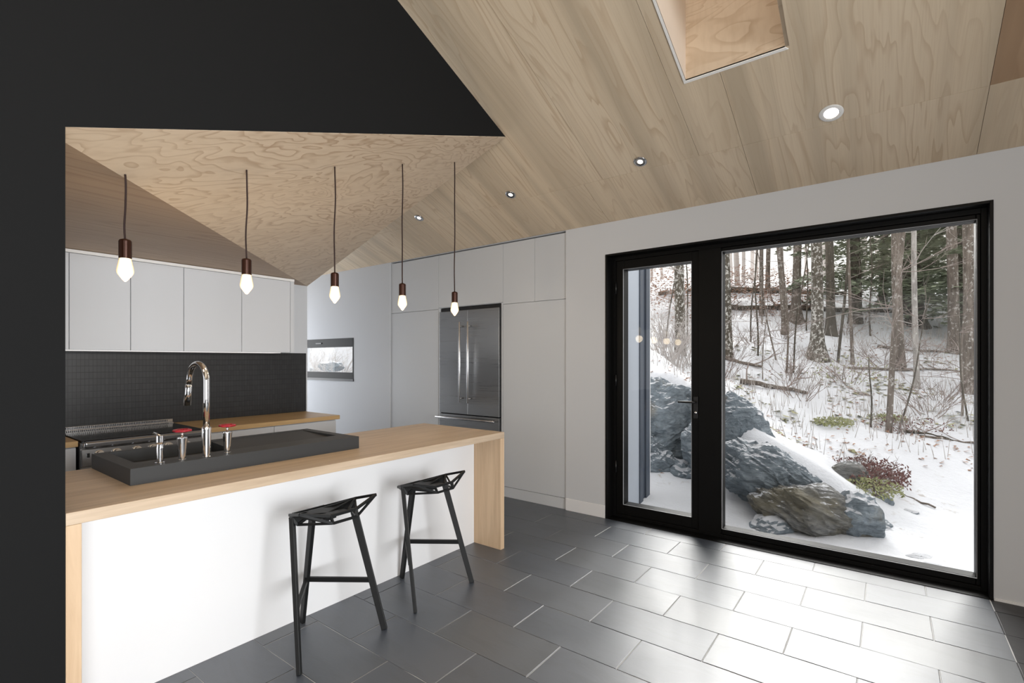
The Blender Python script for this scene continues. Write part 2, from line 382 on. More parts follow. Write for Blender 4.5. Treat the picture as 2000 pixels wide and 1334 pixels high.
# side and back walls with openings behind the photographer
def wall_gable_x(name, x0, x1, ya, yb, m, hole=None):
    mb = MB(); pr = [(x0, YBK, 0), (x0, YW, 0), (x0, YW, ZE+.05), (x0, YR, ZR+.05), (x0, YBK, zc(2*YR-YBK)+.05)]
    if not hole: return struct(name, MB().prism(pr, (x1-x0, 0, 0)), m)
    ha, hb, hz0, hz1 = hole
    mb.box((x0, YBK, 0), (x1, ha, hz1)).box((x0, hb, 0), (x1, YW, hz1)).box((x0, ha, 0), (x1, hb, hz0))
    mb.prism([(x0, YBK, hz1), (x0, YW, hz1), (x0, YW, ZE+.05), (x0, YR, ZR+.05), (x0, YBK, zc(2*YR-YBK)+.05)], (x1-x0, 0, 0))
    return struct(name, mb, m)
wall_gable_x('wall_right', XR, XR+.2, YBK, YW, M['wall_grey'], (-1.75, 2.95, .1, 2.72))
wall_gable_x('wall_left', XL-.2, XL, YBK, YW, M['wall_white'], (3.0, 4.2, .2, 2.55))
zb = zc(2*YR-YBK)
mb = MB(); mb.box((XL, YBK-.2, 0), (-1.4, YBK, zb+.05)).box((3.8, YBK-.2, 0), (XR, YBK, zb+.05)).box((-1.4, YBK-.2, 0), (3.8, YBK, .1)).box((-1.4, YBK-.2, 2.85), (3.8, YBK, zb+.05))
struct('wall_back', mb, M['wall_grey'])

# black wall: left pier, and the sloping front above the kitchen opening
YO = .461; ZA = 2.346; YBt = 3.1; ZBt = zc(YBt)
mb = MB(); mb.box((XB-.12, YBK, 0), (XB, YO, ZA-.02))
mb.prism([(XB, YBK, ZA-.02), (XB, YO, ZA-.02), (XB, YO, ZA), (XB, YBt, ZBt), (XB, YR, ZR), (XB, YBK, zb)], (-.03, 0, 0))
struct('wall_black', mb, M['black_wall'])
# folded plywood soffit over the kitchen
ZS = 2.32; XK = -5.187; YC = 3.042
PF = (XB-.002, .387, ZS); PB = (XB-.002, YBt, ZBt-.004); PC = (XK, YC, ZS)
def lightz(x, y):
    a = Vector(PF); n = (Vector(PB)-a).cross(Vector(PC)-a); return a.z-(n.x*(x-a.x)+n.y*(y-a.y))/n.z
so = empty('kitchen_ceiling', (XB, YO, ZS), kind='structure')
obj('sloped_panel', [PF, PB, PC]+[(a, b, c+.02) for a, b, c in (PF, PB, PC)], [(0,1,2),(3,5,4),(0,3,4,1),(1,4,5,2),(2,5,3,0)], M['ply_swirl'], so)
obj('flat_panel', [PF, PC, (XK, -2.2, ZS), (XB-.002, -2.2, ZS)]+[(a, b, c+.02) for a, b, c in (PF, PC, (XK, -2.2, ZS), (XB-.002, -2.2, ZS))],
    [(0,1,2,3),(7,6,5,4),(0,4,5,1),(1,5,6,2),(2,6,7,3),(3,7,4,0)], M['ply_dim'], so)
# end of the raised volume above the passage
obj('end_panel', [PB, PC, (XK, YC, zc(YC)), (PB[0], YBt, ZBt)]+[(a, b-.02, c) for a, b, c in (PB, PC, (XK, YC, zc(YC)), (PB[0], YBt, ZBt))],
    [(0,1,2,3),(7,6,5,4),(0,4,5,1),(1,5,6,2),(2,6,7,3),(3,7,4,0)], M['ply'], so)
# kitchen back wall and passage wall
mb = MB(); mb.box((XK-.12, -2.3, 0), (XK, YC, ZS)); struct('wall_kitchen', mb, M['wall_white'])
mb = MB(); mb.prism([(XL, YC, 0), (XL, YC, zc(YC)), (XK-.12, YC, zc(YC)), (XK-.12, YC, 0)], (0, -.12, 0)); struct('wall_passage', mb, M['wall_white'])
mb = MB(); mb.box((XK, -2.3, 0), (XB-.12, -2.2, ZS)); struct('wall_kitchen_end', mb, M['wall_white'])

# ceiling: plywood sheets laid up the slope, with a skylight well
ce = empty('ceiling', (0, 0, 0), kind='structure')
G = .0011; TH = .018
def sheet(poly, m=None, name='plywood_sheet'):
    cx = sum(p[0] for p in poly)/len(poly); cy = sum(p[1] for p in poly)/len(poly)
    P = []
    for i, (x, y) in enumerate(poly):                 # shrink by the joint width
        a = Vector((x, y)); p0 = Vector(poly[i-1]); p1 = Vector(poly[(i+1)%len(poly)])
        d0 = (a-p0).normalized(); d1 = (p1-a).normalized(); n = Vector((-d0.y, d0.x))+Vector((-d1.y, d1.x)); P.append(a+n*G)
    area2 = sum(poly[i][0]*poly[(i+1)%len(poly)][1]-poly[(i+1)%len(poly)][0]*poly[i][1] for i in range(len(poly)))
    if area2 < 0: return sheet(poly[::-1], m, name)
    MB().prism([(p.x, p.y, zc(p.y)) for p in P], (0, 0, TH)).ob(name, m or M['ply'], ce)
WXL, WXR, WY0, WY1 = -1.01, -.456, 3.14, 2.05
JY = 3.745; JT = 1.35
rowA = [XL, -5.85, -4.59, -3.335, -2.07, -.81, .448, 1.70, 2.95, 4.2, XR]
for a, b in zip(rowA, rowA[1:]): sheet([(a, JY), (b, JY), (b, YW), (a, YW)])
# second course
left = [XL, -6.9, -5.65, -4.4, -3.145, -1.888, -1.105]
for a, b in zip(left, left[1:]): sheet([(a, JT), (b, JT), (b, JY), (a, JY)])
sheet([(-1.105, JT), (-.81, JT), (-.81, WY1), (WXL, WY1), (WXL, WY0), (-.81, WY0), (-.81, JY), (-1.105, JY)])
sheet([(-.81, JT), (.448, JT), (.448, JY), (-.81, JY), (-.81, WY0), (WXR, WY0), (WXR, WY1), (-.81, WY1)])
for a, b in ((.448, 1.70), (1.70, 2.95), (2.95, 4.2), (4.2, XR)): sheet([(a, JT), (b, JT), (b, JY), (a, JY)], M['ply_brown'] if a < 1 else None)
for a, b in zip(rowA, rowA[1:]): sheet([(a, YR), (b, YR), (b, JT), (a, JT)])
mb = MB()                                              # far slope, behind the camera
for a, b in ((XL, XR),): mb.prism([(a, YR, ZR), (b, YR, ZR), (b, YBK, zb), (a, YBK, zb)], (0, 0, TH))
mb.ob('far_slope', M['ply'], ce)
# roof above keeps the sky out of the joints
mb = MB()
def rq(x0, x1, y0, y1): mb.prism([(x0, y0, zc(y0)+.06), (x1, y0, zc(y0)+.06), (x1, y1, zc(y1)+.06), (x0, y1, zc(y1)+.06)], (0, 0, .12))
rq(XL-.3, WXL-.02, YR, YW+.1); rq(WXR+.02, XR+.3, YR, YW+.1); rq(WXL-.02, WXR+.02, WY0+.02, YW+.1); rq(WXL-.02, WXR+.02, YR, WY1-.02)
mb.prism([(XL-.3, YR, ZR+.06), (XR+.3, YR, ZR+.06), (XR+.3, YBK-.3, zb+.06-.1), (XL-.3, YBK-.3, zb+.06-.1)], (0, 0, .12))
mb.ob('roof_deck', M['roof'], ce)
# skylight well
wl = empty('skylight_well', (WXL, WY0, zc(WY0)), kind='structure'); ZTOP = 4.35
def wall_q(name, p0, p1, th, m):
    (x0, y0), (x1, y1) = p0, p1
    MB().prism([(x0, y0, zc(y0)), (x1, y1, zc(y1)), (x1, y1, ZTOP), (x0, y0, ZTOP)], th).ob(name, m, wl)
wall_q('well_side', (WXL, WY1), (WXL, WY0), (-.02, 0, 0), M['well_pale'])
wall_q('well_side', (WXR, WY1), (WXR, WY0), (.02, 0, 0), M['ply_well'])
wall_q('well_end', (WXL-.001, WY0), (WXR-.002, WY0), (0, .02, 0), M['ply_well'])
wall_q('well_end', (WXL, WY1), (WXR, WY1), (0, -.02, 0), M['ply_well'])
mb = MB(); e = .014
mb.prism([(WXL-e, WY0+e, zc(WY0+e)-.005), (WXR+e, WY0+e, zc(WY0+e)-.005), (WXR, WY0, zc(WY0)-.005), (WXL, WY0, zc(WY0)-.005)], (0, 0, .012))
mb.prism([(WXL-e, WY0+e, zc(WY0+e)-.005), (WXL, WY0, zc(WY0)-.005), (WXL, WY1, zc(WY1)-.005), (WXL-e, WY1, zc(WY1)-.005)], (0, 0, .012))
mb.ob('edge_trim', M['trim_white'], wl)
MB().box((WXL-.03, WY1-.03, ZTOP), (WXR+.03, WY0+.03, ZTOP+.01)).ob('pane', M['glass'], wl)

# ------------------------------------------------------------------ big window and glazed door
win = MB()
YF = 4.36; YGL = 4.445; XM0, XM1 = -1.335, -1.122
def ring(mb, x0, x1, z0, z1, w, y0, y1):
    """rectangular frame; w=(left,right,bottom,top)"""
    l, r, b, tt = w
    mb.box((x0, y0, z0), (x0+l, y1, z1)).box((x1-r, y0, z0), (x1, y1, z1)).box((x0+l, y0, z0), (x1-r, y1, z0+b)).box((x0+l, y0, z1-tt), (x1-r, y1, z1))
# black lining of the reveal, standing a few millimetres proud of the wall
ring(win, X0, X1, 0, ZT, (.018, .018, .004, .018), YW-.006, YF)
ring(win, X0, X1, 0, ZT, (.05, .045, .03, .05), YF, 4.50)
win.box((-1.292, YF, .03), (XM1+.01, 4.50, ZT-.05))
w1 = win.ob('window_1', M['black_frame'], kind='structure', bevel=.003)
mb = MB(); ring(mb, XM1+.01, X1-.045, .03, ZT-.05, (.008, .022, .05, .036), YF+.014, 4.48)
mb.ob('window_frame', M['black_frame'], w1, bevel=.004)
mb = MB(); ring(mb, XM1+.016, X1-.062, .075, ZT-.082, (.0025, .0025, .0025, .0025), YF+.006, YF+.02); mb.ob('glazing_bead', M['gasket'], w1)
box('pane', (XM1+.016, YGL, .075), (X1-.065, YGL+.006, ZT-.082), M['glass'], w1)
dr = MB(); ring(dr, X0+.05, -1.292, .03, ZT-.05, (.078, .065, .098, .088), YF+.012, 4.48)
d1 = dr.ob('door_1', M['black_frame'], kind='structure', bevel=.004)
mb = MB(); ring(mb, X0+.125, -1.354, .124, ZT-.134, (.0025, .0025, .0025, .0025), YF+.004, YF+.016); mb.ob('glazing_bead', M['gasket'], d1)
box('pane', (X0+.126, YGL, .126), (-1.355, YGL+.006, ZT-.136), M['glass'], d1)
mb = MB(); mb.box((-1.337, YF-.004, .985), (-1.297, YF+.012, 1.175)); hb = mb.ob('handle_plate', M['black'], d1, bevel=.003)
mb = MB(); mb.tube([(-1.317, YF, 1.128), (-1.317, YF-.05, 1.128), (-1.33, YF-.055, 1.128), (-1.45, YF-.055, 1.126)], .0095, 10); mb.ob('handle', M['black'], d1, smooth=True)
mb = MB(); mb.tube([(-1.317, YF+.012, 1.036), (-1.317, YF-.010, 1.036)], .013, 14); mb.ob('lock_cylinder', M['chrome'], d1, smooth=True)
for z in (.42, 1.24, 2.12): MB().tube([(X0+.052, YF+.004, z), (X0+.052, YF+.004, z+.11)], .009, 10).ob('hinge', M['black'], d1, smooth=True)

# small window at the end of the passage
wn = MB(); ring(wn, *WX, (.04, .028, .125, .125), YW-.004, YW+.10)
w2 = wn.ob('window_2', M['black_frame'], kind='structure', bevel=.003)
box('pane', (WX[0]+.04, YW+.03, WX[2]+.125), (WX[1]-.028, YW+.036, WX[3]-.125), M['glass'], w2)
box('latch', (WX[1]-.95, YW-.014, WX[3]-.075), (WX[1]-.80, YW-.004, WX[3]-.055), M['black'], w2, bevel=.002)
box('sill_rail', (WX[0], YW-.012, WX[2]), (WX[1], YW-.004, WX[2]+.035), M['black'], w2, bevel=.002)

# ------------------------------------------------------------------ tall cabinets and refrigerator
FY = YW+.012                                              # cabinet fronts sit just behind the wall face
def cabinet(name, x0, x1, label, doors, plinth=True, z0=0, z1=ZE-.018, m=None, depth=.6):
    m = m or M['lacquer_grey']
    r = empty(name, ((x0+x1)/2, FY+depth/2, z0), label, 'cabinet', 'white flush cabinets around the refrigerator')
    box('body', (x0+.001, FY+.02, z0+.11 if plinth else z0), (x1-.001, FY+depth, z1), m, r)
    if plinth: box('plinth', (x0+.001, FY, z0), (x1-.001, FY+.3, z0+.108), m, r, bevel=.001)
    for (a, b, c, d) in doors: box('door', (a+.0015, FY, c), (b-.0015, FY+.019, d), m, r, bevel=.0012)
    return r
cabinet('tall_cabinet', CB[0]+.004, -4.352, 'tall white flush cabinet on the left side of the steel refrigerator', [(CB[0]+.006, -4.352, .112, 2.104), (CB[0]+.006, -4.352, 2.109, ZE-.02)])
cabinet('tall_cabinet', -3.354, CB[1]-.004, 'tall white flush cabinet between the refrigerator and the glass door, split by upper doors', [(-3.354, CB[1]-.004, .112, 2.098), (-3.354, -2.933, 2.103, ZE-.02), (-2.933, CB[1]-.004, 2.103, ZE-.02)])
cabinet('bridge_cabinet', -4.352, -3.354, 'white cabinet above the steel refrigerator, just under the ceiling', [(-4.352, -3.354, 2.125, ZE-.02)], plinth=False, z0=2.12)
box('filler_panel', (-4.350, FY, 0), (-4.330, FY+.6, 2.118), M['lacquer_grey'], None, label='narrow white side panel standing against the left edge of the refrigerator', cat='panel')
box('filler_panel', (-3.376, FY, 0), (-3.356, FY+.6, 2.118), M['lacquer_grey'], None, label='narrow white side panel standing against the right edge of the refrigerator', cat='panel')
fx0, fx1 = -4.326, -3.380
fr_ = empty('refrigerator', ((fx0+fx1)/2, FY+.3, 0), 'stainless steel french door refrigerator built into the white cabinet wall', 'refrigerator')
mb = MB(); mb.box((fx0, FY+.018, .0), (fx1, FY+.58, 2.112)); mb.ob('body', M['black'], fr_)
xm = -3.859
box('door', (fx0+.012, FY-.022, .862), (xm-.0025, FY+.018, 2.07), M['steel'], fr_, bevel=.003)
box('door', (xm+.0025, FY-.022, .862), (fx1-.012, FY+.018, 2.07), M['steel'], fr_, bevel=.003)
box('drawer', (fx0+.012, FY-.022, .12), (fx1-.012, FY+.018, .850), M['steel'], fr_, bevel=.003)
box('kick_plate', (fx0+.012, FY+.0, .012), (fx1-.012, FY+.018, .112), M['steel'], fr_)
def bar_handle(a, b, parent, off, r=.011):
    a = Vector(a); b = Vector(b); mb = MB(); mb.tube([a, a+(b-a)*.002, b-(b-a)*.002, b], [r*.9, r, r, r*.9], 16)
    ax = (b-a).normalized()
    for q in (a+ax*.05, b-ax*.05): mb.tube([q, q+Vector((0, off, 0))], r*.75, 10)
    return mb.ob('handle', M['chrome_b'], parent, smooth=True)
M['chrome_b'] = mat('satin_metal', (.62,.62,.63), .22, 1)
for x in (-3.925, -3.797): bar_handle((x, FY-.085, 1.0), (x, FY-.085, 1.93), fr_, .064, .012)
bar_handle((fx0+.01, FY-.085, .815), (fx1-.03, FY-.085, .815), fr_, .064, .012)

# ------------------------------------------------------------------ kitchen back run
HC = .92; XF = -4.52
def drawer_unit(name, y0, y1, label, splits):
    r = empty(name, ((XF+XK)/2, (y0+y1)/2, 0), label, 'cabinet')
    box('body', (XK+.002, y0+.001, .1), (XF-.04, y1-.001, HC-.045), M['lacquer'], r)
    box('plinth', (XK+.01, y0+.001, 0), (XF-.09, y1-.001, .1), M['lacquer'], r)
    for a, b in splits: box('door', (XF-.04, a+.002, .105), (XF-.02, b-.002, HC-.048), M['lacquer'], r, bevel=.0015)
    return r
drawer_unit('base_cabinet', 1.745, YC-.06, 'white base cabinet under the honey timber worktop right of the range', [(1.745, 2.335), (2.335, YC-.06)])
drawer_unit('base_cabinet', -.6, .925, 'white base cabinet left of the range, beside the black wall', [(-.6, .2), (.2, .925)])
box('worktop', (XK+.002, 1.728, HC-.04), (XF, YC-.028, HC), M['honey'], None, bevel=.002, label='honey coloured timber worktop running from the range to the end of the black backsplash', cat='worktop')
box('worktop', (XK+.002, -.6, HC-.04), (XF, .931, HC), M['honey'], None, bevel=.002, label='short end of honey timber worktop left of the range by the black wall', cat='worktop')
box('backsplash', (XK+.0005, -.6, HC+.001), (XK+.012, YC-.02, 1.566), M['mosaic'], None, label='black mosaic tiled backsplash between worktop and white wall cabinets', cat='backsplash')
# wall cabinets
XU = -4.85; ZU0, ZU1 = 1.57, 2.300
ys = [.42, .947, 1.323, 1.701, 2.183, 2.66]
labs = ['white wall cabinet door unit furthest left, cut off by the black wall', 'white wall cabinet left of the first pendant bulb, next to the black wall', 'white wall cabinet between the first and second pendant bulbs, second from the black wall',
        'white wall cabinet behind the second pendant bulb, third from the black wall', 'white wall cabinet at the right end of the row, above the worktop corner']
for (a, b), lb in zip(zip(ys, ys[1:]), labs):
    r = empty('wall_cabinet', ((XK+XU)/2, (a+b)/2, ZU0), lb, 'cabinet', 'white wall cabinets above the black backsplash')
    box('body', (XK+.014, a+.0005, ZU0), (XU-.021, b-.0005, ZU1+.010), M['lacquer'], r)
    box('door', (XU-.020, a+.0022, ZU0-.002), (XU, b-.0022, ZU1-.012), M['lacquer'], r, bevel=.0012)
box('cornice', (XU-.018, .42, ZU1-.008), (XU+.002, 2.702, ZS-.004), M['trim_white'], None, label='thin white cornice strip between the wall cabinets and the plywood soffit', cat='trim')
box('end_panel', (XK+.014, 2.661, ZU0-.002), (XU+.001, 2.70, ZU1-.010), M['lacquer'], None, label='white end panel closing the right side of the wall cabinets', cat='panel')
mb = MB(); mb.box((XK+.05, .5, ZU0-.010), (XU-.08, 2.6, ZU0-.003)); mb.ob('under_cabinet_light', mat('led_strip', (.9,.9,.9), .5, emit=(1,.95,.9), es=.35), None, label='slim light strip under the white wall cabinets', cat='light')

# range
RY0, RY1 = .936, 1.722; XRF = -4.47
rg = empty('range', ((XK+XRF)/2, (RY0+RY1)/2, 0), 'stainless steel range with black cooktop and front knobs behind the sink', 'range')
box('body', (XK+.02, RY0, .05), (XRF-.03, RY1, HC-.015), M['steel_range'], rg, bevel=.003)
box('cooktop', (XK+.07, RY0+.006, HC-.015), (XRF-.025, RY1-.006, HC+.004), M['glass_black'], rg, bevel=.002)
mb = MB(); mb.box((XRF-.03, RY0+.012, HC-.055), (XRF+.012, RY1-.012, HC-.004)); mb.ob('bullnose', M['steel_range'], rg, bevel=.018, seg=5)
MB().prism([(XRF-.03, RY0+.004, HC-.06), (XRF-.03, RY0+.004, HC-.19), (XRF+.012, RY0+.004, HC-.175), (XRF-.004, RY0+.004, HC-.06)], (0, RY1-RY0-.008, 0)).ob('control_panel', M['steel_range'], rg, bevel=.002)
box('oven_door', (XRF-.03, RY0+.01, .2), (XRF+.0, RY1-.01, HC-.20), M['steel_range'], rg, bevel=.003)
bar_h = MB(); bar_h.tube([(XRF+.05, RY0+.06, HC-.24), (XRF+.05, RY1-.06, HC-.24)], .011, 12)
for y in (RY0+.1, RY1-.1): bar_h.tube([(XRF+.05, y, HC-.24), (XRF-.002, y, HC-.24)], .008, 10)
bar_h.ob('handle', M['chrome'], rg, smooth=True)
box('indicator', (XRF+.004, RY0+.03, HC-.115), (XRF+.011, RY0+.045, HC-.085), M['black'], rg)
for y in (1.035, 1.135, 1.258, 1.36, 1.46, 1.58):
    mb = MB(); c = Vector((XRF+.004, y, HC-.10)); mb.tube([c, c+Vector((.012, 0, .003)), c+Vector((.014, 0, .003)), c+Vector((.045, 0, .010))], [.030, .028, .021, .019], 18)
    k = mb.ob('knob', M['knob'], rg, smooth=False, bevel=.002)
    MB().bar(c+Vector((.045, -.020, .010)), c+Vector((.045, .020, .010)), (1, 0, 0), .016, .010).ob('grip', M['chrome'], k)
# island trim: slotted steel vent at the back
mb = MB(); mb.box((XK+.014, RY0+.005, HC+.001), (XK+.060, RY1-.005, HC+.014)); mb.box((XK+.014, RY0+.005, HC+.014), (XK+.040, RY1-.005, HC+.040)); gd = mb.ob('vent_guard', M['chrome_b'], rg, bevel=.002)
mb = MB(); n = 58
for i in range(n):
    y = RY0+.05+(RY1-RY0-.1)*i/(n-1)
    mb.box((XK+.0395, y-.0032, HC+.020), (XK+.0412, y+.0032, HC+.036)); mb.box((XK+.0595, y-.0032, HC+.004), (XK+.0612, y+.0032, HC+.011))
mb.ob('vent_slots', M['black'], gd, kind='stuff')

# ------------------------------------------------------------------ island
IX0, IX1, IY0, IY1 = -3.335, XB, YO-.0, 3.086
isl = empty('island', ((IX0+IX1)/2, (IY0+IY1)/2, 0), 'white kitchen island with a waterfall timber worktop in front of two black stools', 'island')
box('worktop', (IX0, IY0+.001, HC-.047), (IX1, IY1, HC), M['birch_top'], isl, bevel=.002)
box('leg_panel', (IX0, IY1-.047, 0), (IX1-.0005, IY1-.0005, HC-.0475), M['birch_leg'], isl, bevel=.002)
box('leg_panel', (IX0, IY0+.001, 0), (IX1-.0005, IY0+.047, HC-.0475), M['birch_leg'], isl, bevel=.002)
box('body', (IX0+.06, IY0+.049, 0), (-2.691, IY1-.049, HC-.049), M['white'], isl)

# sink block with basin and sloping drainboard
SX0, SX1, SY0, SY1 = -3.326, -2.714, .739, 1.949; SZ = .996
BX0, BX1 = -3.285, -2.876; BY0, BYm, BY1 = .80, 1.30, 1.89
sk = MB(); z0 = HC+.0005
V = []; 
mb = sk
mb.box((SX0, SY0, z0), (SX1, SY1, z0+.012))                        # bottom
mb.box((BX1, SY0, z0+.012), (SX1, SY1, SZ)); mb.box((SX0, SY0, z0+.012), (BX0, SY1, SZ))
mb.box((BX0, SY0, z0+.012), (BX1, BY0, SZ)); mb.box((BX0, BY1, z0+.012), (BX1, SY1, SZ))
# drainboard: falls from the back rim to the front and towards the basin
dv = [(BX0, BYm, SZ-.006), (BX1, BYm, SZ-.032), (BX1, BY1, SZ-.020), (BX0, BY1, SZ-.002)]
mb.add([(x, y, z0+.012) for x, y, z in dv]+dv, [(3,2,1,0),(4,5,6,7),(0,1,5,4),(1,2,6,5),(2,3,7,6),(3,0,4,7)])
s_ob = mb.ob('sink', M['slate_sink'], None, label='black composite block sink with drainboard sitting on the timber island', cat='sink')
MB().lathe([(.0, .0), (.038, 0), (.040, .003), (.0, .004)], ((BX0+BX1)/2, 1.05, z0+.012), 20, cap=False).ob('drain', M['chrome'], s_ob, smooth=True)

# faucet
fx, fy = -2.752, 1.066
fa = empty('faucet', (fx, fy, SZ), 'tall chrome gooseneck kitchen faucet with pull-out spray between the red handles', 'faucet')
MB().lathe([(.0185, 0), (.0185, .004), (.0175, .006), (.0225, .142), (.0225, .150), (.0165, .152)], (fx, fy, SZ), 28).ob('base', M['chrome'], fa, smooth=False, bevel=.001)
pts = [(fx, fy, SZ+.15), (fx, fy, SZ+.30), (fx, fy, SZ+.385)]
R_ = .108
for i in range(1, 15):
    a = PI*.97*i/14; pts.append((fx-R_+R_*math.cos(a), fy, SZ+.385+R_*.80*math.sin(a)))
pts.append((fx-2*R_-.006, fy, SZ+.36))
MB().tube(pts, .0148, 18).ob('spout', M['chrome'], fa, smooth=True)
e1 = Vector(pts[-1]); dd = Vector((-.20, 0, -1)).normalized()
MB().tube([e1, e1+dd*.003, e1+dd*.004, e1+dd*.112, e1+dd*.114], [.0152, .0152, .0162, .0175, .012], 18).ob('spray_head', M['chrome'], fa, smooth=True)
MB().tube([e1+dd*.07+Vector((.017, 0, 0)), e1+dd*.095+Vector((.019, 0, 0))], .006, 10).ob('spray_button', M['black'], fa, smooth=True)

def valve(x, y, label):
    r = empty('tap_handle', (x, y, SZ), label, 'faucet handle', 'chrome tap valves with red wheels on the sink')
    MB().lathe([(.0165, 0), (.0165, .005), (.0155, .007), (.0225, .108), (.0225, .113), (.008, .114)], (x, y, SZ), 24).ob('body', M['chrome'], r)
    MB().lathe([(.006, .113), (.006, .142)], (x, y, SZ), 14).ob('stem', M['chrome'], r, smooth=True)
    mb = MB(); N = 36; tz = SZ+.146
    v = []; f = []
    for i in range(N):
        a = 2*PI*i/N; rr = .0335+.0022*math.cos(6*a)
        for j in range(8):
            b = 2*PI*j/8; v.append((x+(rr+.0058*math.cos(b))*math.cos(a), y+(rr+.0058*math.cos(b))*math.sin(a), tz+.006*math.sin(b)))
    for i in range(N):
        for j in range(8): f.append((i*8+j, ((i+1)%N)*8+j, ((i+1)%N)*8+(j+1)%8, i*8+(j+1)%8))
    mb.add(v, f)
    for i in range(3):
        a = PI*i/3+.3; c, s = math.cos(a)*.033, math.sin(a)*.033
        mb.tube([(x-c, y-s, tz), (x+c, y+s, tz)], .0038, 8)
    mb.lathe([(.010, -.006), (.010, .006), (.004, .008)], (x, y, tz), 14)
    mb.ob('wheel', M['red'], r, smooth=True, label='red round wheel handle')
    return r
valve(-2.757, .960, 'chrome tap valve with red wheel, left of the gooseneck faucet')
valve(-2.780, 1.178, 'chrome tap valve with red wheel, right of the gooseneck faucet')
x, y = -2.763, .868
sd_ = empty('soap_dispenser', (x, y, SZ), 'chrome soap dispenser at the left end of the row of taps on the sink', 'soap dispenser')
MB().lathe([(.021, 0), (.021, .005), (.0135, .007), (.0150, .072), (.0128, .085), (.0128, .091), (.0152, .100), (.0155, .131), (.014, .133)], (x, y, SZ), 24).ob('body', M['chrome'], sd_)
MB().tube([(x, y, SZ+.129), (x-.03, y-.001, SZ+.134), (x-.062, y-.004, SZ+.139), (x-.07, y-.004, SZ+.134)], [.006, .0055, .0045, .004], 10).ob('nozzle', M['chrome'], sd_, smooth=True)

# ------------------------------------------------------------------ stools
def make_stool():
    cx, cy = -2.42, 1.508
    def w(a): return (cx+a[0], cy+a[1], a[2])
    r = empty('bar_stool', (cx, cy, 0), '', 'stool', 'black faceted metal bar stools at the island')
    # seat: faceted cast shell; struts between nodes, with solid facets at the pan
    L = (.016, -.193, .705); T = (.16, -.225, .742); Mr = (.19, -.075, .703); N = (.205, -.070, .668); Fr = (-.135, -.095, .655); Q = (.02, -.085, .676); Qf = (-.075, -.09, .672); Qr = (.115, -.08, .684); NB = (.03, -.16, .650)
    def mi(p): return (p[0], -p[1], p[2])
    def bar(mb, a, b, wd=.014, th=.008, wdir=(0, 0, 1)): mb.bar(w(a), w(b), wdir, wd, th)
    st = MB()
    for s in (lambda p: p, mi):
        l, tt, mr, nn, fr, q, qf, qr, nb = map(s, (L, T, Mr, N, Fr, Q, Qf, Qr, NB))
        for a, b, wd, th in ((fr, l, .013, .012), (l, tt, .014, .010), (tt, mr, .013, .012), (mr, qr, .012, .009), (l, qr, .012, .010), (l, q, .013, .010), (tt, nn, .012, .008), (mr, nn, .012, .011), (nn, nb, .011, .010), (l, nb, .012, .012), (nb, q, .014, .010), (nn, l, .010, .008)):
            bar(st, a, b, wd, th)
    bar(st, Mr, mi(Mr), .014, .011); bar(st, N, mi(N), .012, .010); bar(st, Fr, mi(Fr), .016, .012)
    st.ob('seat_struts', M['stool'], r)
    pan = MB()
    def facet(pts, th=.006): pan.prism([w(p) for p in pts], (0, 0, -th))
    hole = [(.085, .045), (.085, .075), (.060, .080), (.060, .05)]
    facet([Q, Qr, mi(Qr), mi(Q)]); facet([Qf, Q, mi(Q), mi(Qf)]); facet([Fr, Qf, mi(Qf), mi(Fr)])
    facet([Fr, L, Qf]); facet([mi(Fr), mi(Qf), mi(L)]); facet([Qf, L, Q]); facet([mi(Qf), mi(Q), mi(L)])
    facet([Qr, Mr, mi(Mr), mi(Qr)], .005); facet([L, Q, NB]); facet([mi(L), mi(NB), mi(Q)]); facet([Fr, NB, L]); facet([mi(Fr), mi(L), mi(NB)])
    pan.ob('seat', M['stool'], r)
    # cast spider under the seat
    sp = MB()
    for a, b in (((0, -.178, .690), (-.095, 0, .640)), ((0, .178, .690), (-.095, 0, .640)), ((0, -.178, .690), (.05, 0, .655)), ((0, .178, .690), (.05, 0, .655)), ((-.095, 0, .64), (.05, 0, .655))):
        sp.bar(w(a), w(b), (0, 0, 1), (.022, .045), .010)
    sp.prism([w((-.07, -.02, .655)), w((.08, -.03, .668)), w((.08, .03, .668)), w((-.07, .02, .655))], (0, 0, -.02))
    sp.ob('seat_bracket', M['stool'], r)
    for top, ft, rd in (((.008, -.176, .690), (.205, -.249, 0), (.7, -.7, 0)), ((.0, .182, .685), (.205, .249, 0), (.7, .7, 0)), ((-.095, 0, .655), (-.222, .012, 0), (-1, 0, 0))):
        lg = MB(); lg.bar(w(ft), w(top), rd, (.032, .040), (.019, .022)); 
        o = lg.ob('leg', M['stool'], r, bevel=.002)
    fr1 = MB(); zf = .262
    def along(top, ft, z): k = z/top[2]; return tuple(ft[i]+(top[i]-ft[i])*k for i in range(3))
    a = along((0, -.182, .685), (.205, -.249, 0), zf); c = along((0, .182, .685), (.205, .249, 0), zf); b = along((-.095, 0, .655), (-.222, .012, 0), zf)
    MB().bar(w(b), w(a), (0, 0, 1), .026, .018).ob('footrest', M['stool'], r, bevel=.002)
    MB().bar(w(b), w(c), (0, 0, 1), .026, .018).ob('footrest', M['stool'], r, bevel=.002)
    return r
def copy_tree(o, parent=None):
    c = o.copy(); COL.objects.link(c); c.parent = parent
    for ch in list(o.children): copy_tree(ch, c)
    return c
st1 = make_stool(); st1['label'] = 'black faceted metal bar stool at the island, the one nearer the camera'
st2 = copy_tree(st1); st2.location = (st1.location.x-.002, st1.location.y+.724, 0); st2['label'] = 'black faceted metal bar stool at the island, next to the timber end panel'

